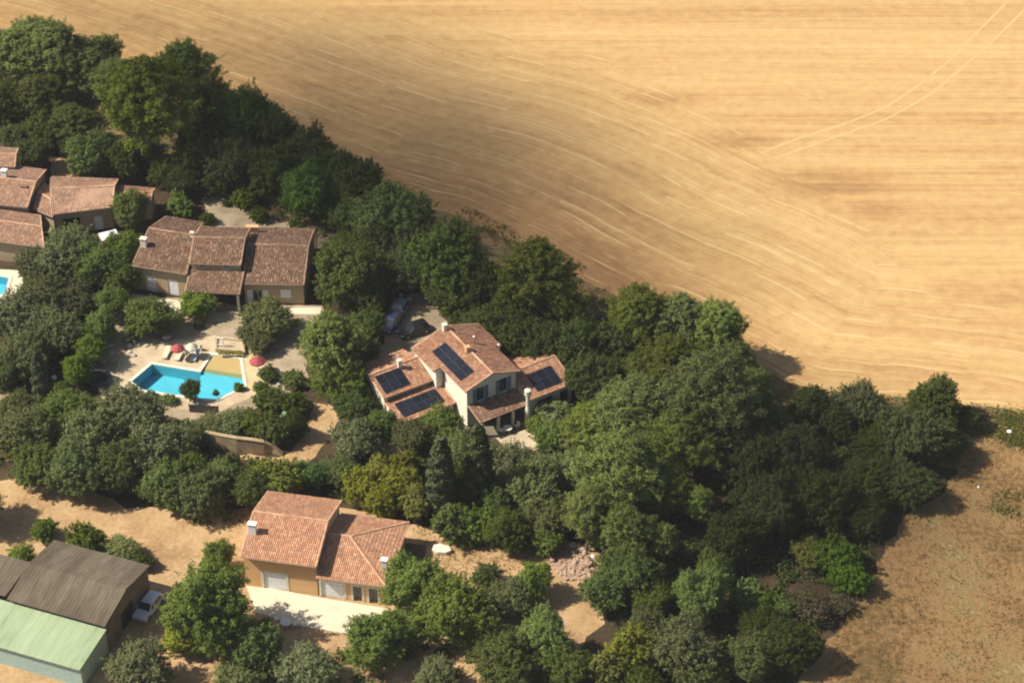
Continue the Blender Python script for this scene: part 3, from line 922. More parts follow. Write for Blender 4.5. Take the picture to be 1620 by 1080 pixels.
def panel_mesh(w, h):
    k = (round(w, 3), round(h, 3))
    if k in PANEL: return PANEL[k]
    me = bpy.data.meshes.new('panel')
    t, e = 0.04, 0.03
    v = [(0, 0, 0), (w, 0, 0), (w, h, 0), (0, h, 0), (0, 0, t), (w, 0, t), (w, h, t), (0, h, t), (e, e, t), (w - e, e, t), (w - e, h - e, t), (e, h - e, t)]
    f = [(3, 2, 1, 0), (0, 1, 5, 4), (1, 2, 6, 5), (2, 3, 7, 6), (3, 0, 4, 7), (4, 5, 9, 8), (5, 6, 10, 9), (6, 7, 11, 10), (7, 4, 8, 11), (8, 9, 10, 11)]
    me.from_pydata(v, [], f)
    uv = me.uv_layers.new(name='UVMap')
    for p in me.polygons:
        for li in p.loop_indices:
            c = v[me.loops[li].vertex_index]; uv.data[li].uv = (c[0] / w, c[1] / h)
    me.materials.append(M['frame_al']); me.materials.append(M['solar'])
    me.polygons[9].material_index = 1
    PANEL[k] = me
    return me


def solar(root, A, B, up, u0, v0, nu, nv, w, h):
    """panels on a roof plane: A to B is the eave, up a point higher on the plane"""
    A, B, up = Vector(A), Vector(B), Vector(up)
    ux = (B - A).normalized(); nz = ux.cross(up - A).normalized()
    if nz.z < 0: nz = -nz
    vy = nz.cross(ux)
    o = A + ux * u0 + vy * v0 + nz * 0.16
    mb = MB()
    for j in range(nv):
        for s in (0.25, 0.75):
            a = o + vy * ((j + s) * (h + 0.03)); b = a + ux * (nu * (w + 0.03)); t = vy * 0.02
            mb.add([tuple(a - t - nz * .05), tuple(b - t - nz * .05), tuple(b + t - nz * .05), tuple(a + t - nz * .05), tuple(a - t - nz * .005), tuple(b - t - nz * .005), tuple(b + t - nz * .005), tuple(a + t - nz * .005)],
                   [(3, 2, 1, 0), (4, 5, 6, 7), (0, 1, 5, 4), (1, 2, 6, 5), (2, 3, 7, 6), (3, 0, 4, 7)])
    arr = mb.build('solar_array', M['frame_al'], root)
    R = Matrix((ux, vy, nz)).transposed().to_4x4()
    inv = Matrix.LocRotScale(root.location, root.rotation_euler, root.scale).inverted()
    for i in range(nu):
        for j in range(nv):
            p = o + ux * (i * (w + 0.03)) + vy * (j * (h + 0.03))
            ob = bpy.data.objects.new('panel', panel_mesh(w, h))
            COL.objects.link(ob)
            ob.parent = arr
            ob.matrix_local = inv @ Matrix.Translation(p) @ R


R_ = math.radians
# ------------------------------------------------------------------ the peach house (front)
h3 = empty('house', (-29.0, 174.7), 'peach rendered house with bright tiled roofs and white garage doors, at the bottom', 'house')
f3 = Fr(-29.0, 174.7, R_(-11))
sur = {'surround': True}
block(h3, six(f3, 0, 8.35, 0, 10.8), 4.65, 0.32, 'wall_peach', 'tile_peach', {'f': [(2.1, 0.0, 2.5, 2.35, 'garage', sur)]}, over=0.5)
block(h3, six(f3, 8.26, 16.0, 0.02, 10.5, hipr=True), 3.05, 0.32, 'wall_peach', 'tile_peach',
      {'f': [(0.25, 0.0, 2.45, 2.3, 'garage', sur), (3.75, 0.0, 0.95, 2.15, 'door', sur), (5.5, 0.0, 0.95, 2.15, 'door', sur)]}, over=0.42, hipr=True, rakes='')
x, y = U(396, 838, 6.0); chimney(h3, x + 0.25, y, 5.3, 6.75, 0.85, 0.55, R_(-11), 'white')
x, y = U(608, 893, 3.9); chimney(h3, x, y, 3.2, 4.5, 0.6, 0.5, R_(-11), 'white')

# ------------------------------------------------------------------ the house by the pool
h1 = empty('house', (-40.0, 229.0), 'old house with weathered brown roofs in three parts above the pool', 'house')
L6 = [(-48.15, 229.7), (-41.0, 227.75), (-40.2, 239.4), (-45.2, 240.8), (-46.6, 235.6), (-40.6, 234.0)]
block(h1, L6, 4.0, 0.27, 'wall_buff', 'tile_brown', {'f': [(1.35, 0.0, 1.35, 2.4, 'shut'), (4.35, 0.0, 1.35, 2.4, 'shut')]}, ridge='ridge_brown')
fm = Fr(-40.9, 228.7, R_(-3))
block(h1, six(fm, 0.25, 6.75, 0, 8.2), 5.0, 0.29, 'wall_buff', 'tile_brown', {'f': [(1.0, 4.15, 0.75, 0.6, 'win'), (4.1, 4.15, 0.75, 0.6, 'win')]}, over=0.25, ridge='ridge_brown')
fp = Fr(-41.0, 225.3, R_(-5))
leanto(h1, fp, 0.0, 6.9, 0.0, 3.6, 3.0, 0.27, 'wall_buff', 'tile_brown', ridge='ridge_brown', walls='')
for xx in (0.3, 3.4, 6.6):
    mb = MB(); mb.box(fp, xx - .14, xx + .14, 0.2, 0.48, -0.02, 2.95); mb.build('porch_post', M['offwhite'], h1)
frr = Fr(-33.95, 226.7, R_(-2))
block(h1, six(frr, 0, 7.8, 0, 12.5), 3.3, 0.26, 'wall_buff', 'tile_brown', {'f': [(1.0, 0.05, 1.3, 2.1, 'win', {'shutter': 'shutter_white'}), (4.5, 0.9, 1.4, 1.35, 'shut')]}, over=0.3, ridge='ridge_brown')
x, y = U(228, 388, 5.0); chimney(h1, x, y, 4.2, 5.9, 0.75, 0.6, R_(-15), 'offwhite')
x, y = U(304, 372, 5.9); chimney(h1, x, y, 5.0, 6.15, 0.4, 0.3, R_(-15), 'offwhite')
x, y = U(400, 368, 3.6); chimney(h1, x, y, 0.0, 4.4, 1.5, 0.5, R_(-3), 'wall_peach')

# ------------------------------------------------------------------ the house with solar panels
h2 = empty('house', (-5.4, 201.8), 'cream two-storey house with blue solar panels on three of its tiled roofs', 'house')
f2 = Fr(-5.4, 201.8, R_(32))
blu = {'frame': 'blue', 'shutter': 'blue'}
zr = block(h2, six(f2, 0, 7.45, 0, 5.7, 'y'), 5.6, 0.33, 'wall_cream', 'tile_orange', {'r': [(1.35, 3.25, 1.0, 1.95, 'win', blu), (4.5, 3.25, 1.0, 1.95, 'win', blu), (3.0, 0.0, 1.6, 2.2, 'door')]}, over=0.35, side=0.3, rakes='r')
bk = [f2(-0.95, 10.9)[:2], f2(-0.95, 5.6)[:2], f2(8.4, 5.6)[:2], f2(8.4, 10.9)[:2], f2(3.725, 10.9)[:2], f2(3.725, 5.6)[:2]]
block(h2, bk, 5.6 - 0.31, 0.33, 'wall_cream', 'tile_orange', {}, over=0.35, side=0.2, rakes='l')
block(h2, six(f2, -7.3, -0.62, 6.5, 13.6), 3.3, 0.31, 'wall_cream', 'tile_orange', {'l': [(3.0, 1.3, 0.7, 1.1, 'win', {'frame': 'blue'})]}, over=0.35, rakes='l')
leanto(h2, f2, -7.2, 0.2, 2.75, 6.75, 2.0, 0.17, 'wall_cream', 'tile_orange', walls='rfl')
block(h2, six(f2, 7.2, 13.5, -2.5, 5.9), 3.0, 0.31, 'wall_cream', 'tile_orange', {'f': [(1.2, 0.0, 2.2, 2.1, 'win', {'frame': 'blue'}), (4.4, 0.0, 1.2, 2.1, 'dark')]}, over=0.35, rakes='r')
leanto(h2, f2, 0.5, 6.75, -2.5, 0.28, 2.45, 0.25, 'wall_cream', 'tile_brown', ridge='ridge_brown', walls='')  # veranda: brown tiles, picked darker to carry the main block's shadow
for xx in (0.9, 3.1, 5.1):
    mb = MB(); mb.box(f2, xx - .16, xx + .16, -2.35, -2.03, -0.02, 2.44); mb.build('pillar', M['offwhite'], h2)
mb = MB(); mb.box(f2, -7.25, -6.8, 6.55, 6.84, 0, 3.25); mb.build('pillar', M['offwhite'], h2)
solar(h2, f2(0, 5.7, 5.6), f2(0, 0, 5.6), f2(3.725, 0, zr), -2.7, 0.45, 4, 2, 1.62, 0.98)
zw = 3.3 + .31 * 3.55
solar(h2, f2(-7.3, 6.5, 3.3), f2(-.6, 6.5, 3.3), f2(-7.3, 10.05, zw), 0.45, 0.55, 3, 2, 1.1, 1.3)
solar(h2, f2(-7.2, 2.75, 2.0), f2(0.2, 2.75, 2.0), f2(-7.2, 6.75, 2.0 + .17 * 4), 0.8, 0.75, 5, 2, 1.08, 1.1)
solar(h2, f2(7.2, -2.5, 3.0), f2(13.5, -2.5, 3.0), f2(7.2, 1.7, 3 + .31 * 4.2), 1.5, 0.7, 3, 2, 1.12, 1.28)
ww = lambda x, y, z: (f2(x, y)[0], f2(x, y)[1])
a = ww(3.3, 10.3, 0); chimney(h2, *a, 6.3, 7.4, 0.5, 0.5, R_(32), 'offwhite')
a = ww(3.4, 5.2, 0); chimney(h2, *a, 6.4, 7.3, 0.5, 0.4, R_(32), 'wall_peach')
a = ww(-3.4, 9.6, 0); chimney(h2, *a, 3.9, 5.2, 0.45, 0.4, R_(32), 'offwhite')
a = ww(5.2, 6.6, 0); pipe(h2, *a, 6.0, 7.3)
a = ww(7.4, 4.6, 0); pipe(h2, *a, 5.4, 6.5)
bx, by = U(835, 668)
mb = MB(); fb = Fr(bx, by, R_(32))
mb.lathe((bx, by, 0), [(0.40, -0.02), (0.38, 1.9), (0.24, 2.5), (0.23, 4.1), (0.42, 4.2), (0.42, 4.85), (0.25, 4.95)], 14)
bc = mb.build('barbecue_chimney', M['offwhite'])
tag(bc, 'tall white barbecue chimney standing at the veranda corner of the solar-panel house', 'chimney')

# ------------------------------------------------------------------ the salmon-roofed house at the left edge
h0 = empty('house', U(120, 330), 'sprawling house with salmon tiled roofs at the left picture edge', 'house')
z0_ = lambda pts: None


def zpts(p, z): return [U(a / 5.4, 200 + b / 5.4, z) for a, b in p]


def q6(FL, FR, BR, BL):
    m = lambda a, b: ((a[0] + b[0]) / 2, (a[1] + b[1]) / 2)
    return [FL, FR, BR, BL, m(FL, BL), m(FR, BR)]


block(h0, q6(*zpts([(-260, 640), (232, 690), (395, 372), (-120, 305)], 4.2)), 4.2, 0.22, 'wall_buff', 'tile_salmon', {'f': [(5.0, 0.9, 1.2, 1.2, 'shut')]})
block(h0, q6(*zpts([(-260, 330), (128, 345), (155, 190), (-200, 165)], 5.0)), 5.0, 0.22, 'wall_buff', 'tile_salmon')
block(h0, q6(*zpts([(440, 752), (960, 690), (1010, 452), (430, 430)], 3.5)), 3.5, 0.27, 'wall_buff', 'tile_salmon', {'f': [(1.2, 0, 2.2, 2.3, 'dark'), (5.2, 0, 1.1, 2.1, 'shut')]}, rakes='r')
block(h0, q6(*zpts([(930, 700), (1285, 650), (1325, 530), (970, 500)], 2.9)), 2.9, 0.25, 'wall_buff', 'tile_orange', {'f': [(0.8, 0, 1.1, 2.1, 'shut')]}, rakes='r')
b4 = zpts([(280, 700), (452, 772), (520, 590), (370, 480)], 3.3)
block(h0, q6(*b4), 3.3, 0.25, 'wall_buff', 'tile_salmon', rakes='r')
block(h0, q6(*zpts([(-220, 950), (378, 1035), (345, 760), (-170, 690)], 3.4)), 3.4, 0.22, 'wall_buff', 'tile_salmon')
x, y = U(8, 282, 5.0); chimney(h0, x, y, 4.2, 6.1, 0.7, 0.6, -0.2, 'white')
x, y = U(38, 300, 4.6); chimney(h0, x, y, 4.4, 5.0, 0.9, 0.3, -0.2, 'tile_brown', 'roof_window')


# ------------------------------------------------------------------ barn and sheds, bottom left
hb = empty('barn', (-52.8, 168.9), 'grey barn with a wide weathered fibre-cement roof beside the dirt yard', 'barn')
fb = Fr(-52.9, 168.9, R_(-20.4))
block(hb, six(fb, 0, 11.6, 0, 9.7), 4.0, 0.2, 'wall_barn', 'fibre', {'r': [(3.0, 0.0, 2.6, 2.6, 'dark')]}, style='corr', over=0.25, gutter=False)
hs = empty('shed', (-44.0, 159.7), 'long low shed with a pale green roof and blue walls, bottom left corner', 'shed')
fg = Fr(-44.0, 159.7, R_(-20.6))
leanto(hs, fg, -16, 0, 0, 5.7, 2.85, 0.09, 'bluewall', 'greenroof', style='seam', walls='frbl')
hg = empty('shed', (-55.5, 169.5), 'small grey-roofed lean-to between the barn and the left picture edge', 'shed')
fg2 = Fr(-53.2, 169.9, R_(-20.4))
leanto(hg, fg2, -6.0, -0.15, 0, 5.2, 3.4, 0.06, 'wall_barn', 'fibre', style='corr', walls='frbl')
gs = empty('shed', U(450, 668), 'tiny garden shed with a pale green felt roof above the dirt track', 'shed')
a, b = U(437, 665, 2.1), U(459, 671, 2.1)
fgs = Fr(a[0], a[1], math.atan2(b[1] - a[1], b[0] - a[0]))
leanto(gs, fgs, 0, 2.1, 0, 1.75, 2.0, 0.12, 'wood', 'greenshed', style='none', walls='frbl', over=0.15)

# ------------------------------------------------------------------ curved retaining wall by the track
top = [(296, 680, 2.1), (313, 683, 2.1), (345, 689, 2.1), (373, 694, 2.1), (400, 697, 2.0), (417, 700, 1.8), (430, 706, 1.2), (440, 714, 0.6), (447, 720, 0.15)]
wr = empty('garden_wall', U(373, 719), 'curved rough stone garden wall tapering down to the dirt track', 'wall')
mb, cp_ = MB(), MB()
pts = [(*U(a, b, h), h) for a, b, h in top]
for i in range(len(pts) - 1):
    a, b = Vector(pts[i]), Vector(pts[i + 1])
    d = Vector((b.x - a.x, b.y - a.y, 0)).normalized(); n = Vector((-d.y, d.x, 0)) * 0.4
    g = lambda p, z: (p.x, p.y, z)
    mb.add([g(a, -.05), g(b, -.05), tuple(b), tuple(a), g(a + n, -.05), g(b + n, -.05), tuple(b + n), tuple(a + n)], [(0, 1, 2, 3), (5, 4, 7, 6), (3, 2, 6, 7), (1, 5, 6, 2), (4, 0, 3, 7)])
    e = Vector((0, 0, 0.08)); m = n * 0.15
    cp_.add([tuple(a - m + e * .05), tuple(b - m + e * .05), tuple(b + n + m + e * .05), tuple(a + n + m + e * .05), tuple(a - m + e), tuple(b - m + e), tuple(b + n + m + e), tuple(a + n + m + e)], [(4, 5, 6, 7), (0, 1, 5, 4), (1, 2, 6, 5), (2, 3, 7, 6), (3, 0, 4, 7)])
mb.build('stonework', M['wall_stone'], wr); cp_.build('coping', M['wall_stone'], wr)

# ------------------------------------------------------------------ plants
M['leaf_oak'] = m_leaf('oak_leaves', (0.062, 0.082, 0.030), (0.152, 0.188, 0.070), 0.3)
M['leaf_pine'] = m_leaf('pine_needles', (0.084, 0.108, 0.036), (0.208, 0.245, 0.086), 0.3)
M['leaf_olive'] = m_leaf('olive_leaves', (0.088, 0.104, 0.048), (0.205, 0.225, 0.108), 0.3)
M['leaf_bright'] = m_leaf('plane_leaves', (0.086, 0.118, 0.036), (0.186, 0.238, 0.074), 0.36)
M['leaf_yellow'] = m_leaf('yellow_green_leaves', (0.125, 0.14, 0.038), (0.29, 0.30, 0.10), 0.36)
M['leaf_cypress'] = m_leaf('cypress_foliage', (0.040, 0.052, 0.026), (0.095, 0.112, 0.055), 0.15)
M['leaf_dry'] = m_leaf('dry_twigs', (0.085, 0.080, 0.045), (0.18, 0.165, 0.10), 0.15)
M['leaf_blue'] = m_leaf('blue_grey_blades', (0.07, 0.12, 0.095), (0.17, 0.23, 0.19), 0.15)


def quads_mesh(name, P, N, L, Wd, mat, spin=True):
    """many small leaf faces at P facing N, L long and Wd wide"""
    n = len(P)
    N = N / np.maximum(np.linalg.norm(N, axis=1, keepdims=True), 1e-6)
    ref = rng.normal(size=(n, 3))
    t = np.cross(N, ref); t /= np.maximum(np.linalg.norm(t, axis=1, keepdims=True), 1e-6)
    b = np.cross(N, t)
    L = (L * rng.uniform(0.7, 1.3, n))[:, None] / 2; Wd = (Wd * rng.uniform(0.7, 1.3, n))[:, None] / 2
    bend = N * (L * 0.25)
    V = np.stack([P - t * L - bend, P - b * Wd + t * L * 0.15, P + t * L - bend, P + b * Wd + t * L * 0.15], 1).reshape(-1, 3)
    me = bpy.data.meshes.new(name)
    me.vertices.add(4 * n); me.loops.add(4 * n); me.polygons.add(n)
    me.vertices.foreach_set('co', V.astype(np.float32).ravel())
    me.loops.foreach_set('vertex_index', np.arange(4 * n, dtype=np.int32))
    me.polygons.foreach_set('loop_start', np.arange(0, 4 * n, 4, dtype=np.int32))
    me.polygons.foreach_set('loop_total', np.full(n, 4, dtype=np.int32))
    me.materials.append(mat)
    me.update(calc_edges=True)
    return me


def sph(n):
    v = rng.normal(size=(n, 3))
    return v / np.linalg.norm(v, axis=1, keepdims=True)


def puff_leaves(C, R, O, per, size, asp, flat=1.0, rnd=0.5):
    """leaves over the outer skin of puffs: centres C, radii R, outward directions O"""
    Ps, Ns = [], []
    for c, r, o in zip(C, R, O):
        k = max(8, int(per * (r / np.mean(R)) ** 2))
        d = sph(k * 2)
        d = d[(d @ o) > rng.uniform(-0.75, 0.1, 2 * k)][:k]
        rr = r * rng.uniform(0.72, 1.08, len(d))[:, None]
        q = d * rr; q[:, 2] *= flat
        Ps.append(c + q); Ns.append(d + rng.normal(size=d.shape) * rnd * 0.6)
    return np.concatenate(Ps), np.concatenate(Ns)


def sprays(C, D, Ln, per, rad):
    """leafy twigs: from C along D for Ln, leaves scattered round the twig, thinner towards its tip"""
    Ps, Ns = [], []
    for c, d, l in zip(C, D, Ln):
        d = d / np.linalg.norm(d)
        k = max(6, int(per * rng.uniform(.7, 1.3)))
        t = rng.uniform(0, 1, k) ** 0.8
        off = rng.normal(size=(k, 3)) * (rad * (1.05 - 0.75 * t))[:, None]
        Ps.append(c + d * (t * l)[:, None] + off)
        o = off / np.maximum(np.linalg.norm(off, axis=1, keepdims=True), 1e-6)
        Ns.append(d * 0.55 + o * 0.55 + np.array([0, 0, .25]) + rng.normal(size=(k, 3)) * 0.33)
    return np.concatenate(Ps), np.concatenate(Ns)


def tree_mesh(kind, seed):
    """one specimen: returns crown mesh, trunk mesh, width, height of crown centre"""
    global rng
    rng = np.random.default_rng(seed); rd = random.Random(seed)
    tr = MB()
    ga = 2.39996
    if kind in ('oak', 'olive', 'bright', 'yellow', 'bush', 'dry'):
        W, H, zc, rz = {'oak': (8, 7.6, 4.4, 3.3), 'olive': (7, 6, 3.5, 2.6), 'bright': (9, 9.5, 5.4, 4.2), 'yellow': (4, 3.6, 2.0, 1.7), 'bush': (3, 2.3, 1.15, 1.2), 'dry': (3.2, 2.4, 1.2, 1.2)}[kind]
        n, per, size = {'oak': (900, 42, 0.20), 'olive': (850, 34, 0.18), 'bright': (950, 44, 0.21), 'yellow': (320, 34, 0.165), 'bush': (250, 32, 0.14), 'dry': (130, 22, 0.14)}[kind]
        ph = [rd.uniform(0, 6.28) for _ in range(6)]
        C, R, O = [], [], []
        for i in range(n):
            z = 1 - 1.72 * (i + 0.5) / n
            a = i * ga + rd.uniform(-.3, .3)
            s = math.sqrt(max(0, 1 - z * z))
            o = np.array([s * math.cos(a), s * math.sin(a), z])
            lump = 1 + 0.16 * math.sin(2 * a + ph[0] + z * 2) + 0.13 * math.sin(3 * a + ph[1] - 3 * z) + 0.09 * math.sin(5 * a + ph[2] + 4 * z)
            k = (0.60 + 0.44 * rd.random() ** 0.8) * lump
            c = o * np.array([W / 2, W / 2, rz]) * (k - 0.16) + np.array([0, 0, zc])
            C.append(c); R.append(W * (0.06 + 0.16 * rd.random() ** 1.5)); O.append(o * 0.8 + np.array([0, 0, 0.35]) + rng.normal(size=3) * 0.35)
        P, N = sprays(C, O, R, per, W * (0.034 if W > 5 else 0.045))
        m = int(len(P) * 0.07)                               # the inside of the crown
        Pi = sph(m) * (rng.uniform(0, 1, m)[:, None] ** 0.4) * np.array([W * .33, W * .33, rz * .62]) + np.array([0, 0, zc])
        if kind != 'dry':
            P = np.concatenate([P, Pi]); N = np.concatenate([N, sph(m)])
        L = np.full(len(P), size * 1.25); Wd = np.full(len(P), size * 0.8)
        if kind != 'dry': L[-m:] *= 2.2; Wd[-m:] *= 2.6
        h0 = zc - rz * 0.5
        tr.tube([(0, 0, -0.1), (0.1, 0.05, h0 * .5), (0.05, -0.1, h0), (0.1, 0, zc)], [W * .045, W * .036, W * .03, W * .018], 8)
        for i in range(6):
            a = i * 1.05 + rd.random()
            r = W * 0.3
            tr.tube([(0.05, -0.05, h0 * .75), (r * .5 * math.cos(a), r * .5 * math.sin(a), h0 + (zc - h0) * .45), (r * math.cos(a), r * math.sin(a), zc + rz * .2)], [W * .022, W * .016, W * .007], 6)
    elif kind == 'pine':
        W, H = 9.0, 12.5
        zc = 8.4
        C, R, O = [], [], []
        lean = (rd.uniform(-.5, .5), rd.uniform(-.5, .5))
        tr.tube([(0, 0, -0.1), (lean[0] * .3, lean[1] * .3, 3), (lean[0], lean[1], 6.5), (lean[0] * .7, lean[1] * .7, 9.5), (lean[0] * .6, lean[1] * .6, 11.6)], [.26, .22, .17, .11, .05], 8)
        n = 640
        lop = rd.uniform(0, 6.28)
        for i in range(n):
            t = (i + 0.5) / n
            z = 4.6 + 7.6 * t ** 0.85
            prof = (0.62 + 0.9 * t) if t < 0.38 else (0.96 - 0.70 * ((t - 0.38) / 0.62) ** 1.5)
            a = i * ga + rd.uniform(-.5, .5)
            reach = W / 2 * prof * rd.uniform(0.38, 1.12) * (1 + 0.22 * math.cos(a - lop) + 0.16 * math.sin(3 * a + lop + z * .7) + 0.10 * math.sin(7 * a + z * 2.1))
            reach = max(.1, reach - .6)
            c = np.array([lean[0] * .7 + reach * math.cos(a), lean[1] * .7 + reach * math.sin(a), z + rd.uniform(-.5, .5)])
            C.append(c); R.append(rd.uniform(.8, 1.9)); O.append(np.array([math.cos(a) * .6, math.sin(a) * .6, 0.55]) + rng.normal(size=3) * 0.25)
            if i % 18 == 0 and reach > 1.2:
                zb = max(3.6, z - reach * 0.55)
                tr.tube([(lean[0] * .8, lean[1] * .8, zb), (c[0] * .55, c[1] * .55, (zb + z) / 2 + .1), (c[0] * .95, c[1] * .95, z - .15)], [.09, .06, .025], 5)
        for i in range(9):                                   # bare lower limbs
            a = rd.uniform(0, 6.28); z = rd.uniform(2.8, 5)
            r = rd.uniform(1.6, 4.2)
            tr.tube([(lean[0] * .5, lean[1] * .5, z), (r * .55 * math.cos(a), r * .55 * math.sin(a), z + rd.uniform(.0, .5)), (r * math.cos(a + .2), r * math.sin(a + .2), z + rd.uniform(.1, 1.2))], [.09, .06, .025], 5)
        P, N = sprays(C, O, R, 62, 0.36)
        N += rng.normal(size=N.shape) * 0.25
        N[:, 2] += 0.15
        L = np.full(len(P), 0.34); Wd = np.full(len(P), 0.12)
    elif kind == 'cypress':
        W, H, zc = 2.2, 9.0, 4.4
        C, R, O = [], [], []
        for i in range(46):
            t = (i + .5) / 46
            z = 0.4 + 8.4 * t
            prof = min(1, 0.55 + 2.2 * t) * (1 - t ** 3) ** 0.8
            a = i * ga
            r = W / 2 * 0.62 * prof
            C.append(np.array([r * math.cos(a), r * math.sin(a), z])); R.append(0.34 + 0.22 * prof * rd.uniform(.6, 1.2)); O.append(np.array([math.cos(a) * .8, math.sin(a) * .8, 0.35]))
        P, N = puff_leaves(np.array(C), np.array(R), np.array(O), 120, 0.2, 0.5, 1.25)
        L = np.full(len(P), 0.30); Wd = np.full(len(P), 0.15)
        tr.tube([(0, 0, -.1), (0, 0, 4), (0, 0, 8)], [.16, .11, .03], 6)
    elif kind == 'agave':
        W, H, zc = 2.2, 1.3, 0.6
        P = np.zeros((1, 3)); N = sph(1); L = np.full(1, .05); Wd = np.full(1, .05)
        tr.tube([(0, 0, -.05), (0, 0, .3)], [.2, .12], 8)
    crown = quads_mesh('crown', P, N, L, Wd, M[{'oak': 'leaf_oak', 'olive': 'leaf_olive', 'bright': 'leaf_bright', 'yellow': 'leaf_yellow', 'bush': 'leaf_bright', 'dry': 'leaf_dry', 'pine': 'leaf_pine', 'cypress': 'leaf_cypress', 'agave': 'leaf_blue'}[kind]])
    if kind == 'agave':
        mb = MB()
        for i in range(34):
            a = i * ga; el = 0.25 + 1.1 * (i / 34)
            ln = rd.uniform(.8, 1.15)
            d = Vector((math.cos(a) * math.cos(el), math.sin(a) * math.cos(el), math.sin(el))); s = Vector((-math.sin(a), math.cos(a), 0)) * 0.09
            m1, tip = d * ln * .5 + Vector((0, 0, .15)), d * ln + Vector((0, 0, -.06))
            mb.add([tuple(-s), tuple(s), tuple(m1 + s * 1.2), tuple(m1 - s * 1.2), tuple(tip)], [(0, 1, 2, 3), (3, 2, 4)])
        crown = bpy.data.meshes.new('crown'); crown.from_pydata(mb.v, [], mb.f); crown.materials.append(M['leaf_blue'])
    tm = bpy.data.meshes.new('trunk')
    tm.from_pydata(tr.v, [], tr.f)
    tm.polygons.foreach_set('use_smooth', [True] * len(tm.polygons))
    tm.materials.append(M['bark_pine' if kind == 'pine' else 'bark'])
    return crown, tm, W, zc, H


SPEC = {'P': ('pine', 4), 'O': ('oak', 4), 'L': ('olive', 3), 'A': ('bright', 3), 'Y': ('yellow', 2), 'B': ('bush', 3), 'C': ('cypress', 2), 'D': ('dry', 1), 'G': ('agave', 1)}
NAMES = {'P': ('pine_tree', 'pine'), 'O': ('oak_tree', 'oak'), 'L': ('olive_tree', 'olive tree'), 'A': ('broadleaf_tree', 'tree'), 'Y': ('yellow_shrub', 'shrub'), 'B': ('shrub', 'shrub'), 'C': ('cypress_tree', 'cypress'), 'D': ('dry_shrub', 'shrub'), 'G': ('agave', 'agave')}
GROUPS = {'P': 'pines', 'O': 'dark oaks', 'L': 'grey-green olive trees', 'A': 'bright green trees', 'Y': 'yellow-green shrubs', 'B': 'green shrubs', 'C': 'cypresses', 'D': 'dry shrubs', 'G': 'agaves'}
PROTO = {k: [tree_mesh(s, 100 * i + 11 + j) for j in range(n)] for i, (k, (s, n)) in enumerate(SPEC.items())}
rng = np.random.default_rng(99)


def plant(code, cx, cy, w, sz, tint, label):
    i = (cx * 7 + cy * 13) % len(PROTO[code])
    crown, trunk, W, zc, H = PROTO[code][i]
    s = 1.0
    for _ in range(4):
        z = zc * s * sz
        s = w / PXM(cx, cy, z) / W / (1.0 if code in 'CG' else 1.12 if code in 'AB' else 1.06)
    X, Y = U(cx, cy, z)
    nm, cat = NAMES[code]
    r = empty(nm, (X, Y, 0), label, cat, GROUPS[code], ((cx * 37 + cy * 91) % 628) / 100)
    r.scale = (s, s, s * sz)
    t = bpy.data.objects.new('trunk', trunk); COL.objects.link(t); t.parent = r
    c = bpy.data.objects.new('foliage' if code in 'BYDG' else 'crown', crown); COL.objects.link(c); c.parent = r
    c.color = (tint, tint, tint, 1) if not isinstance(tint, tuple) else (*tint, 1)  # tint also darkens shaded plants and brightens sunlit ones in their colour
    return r


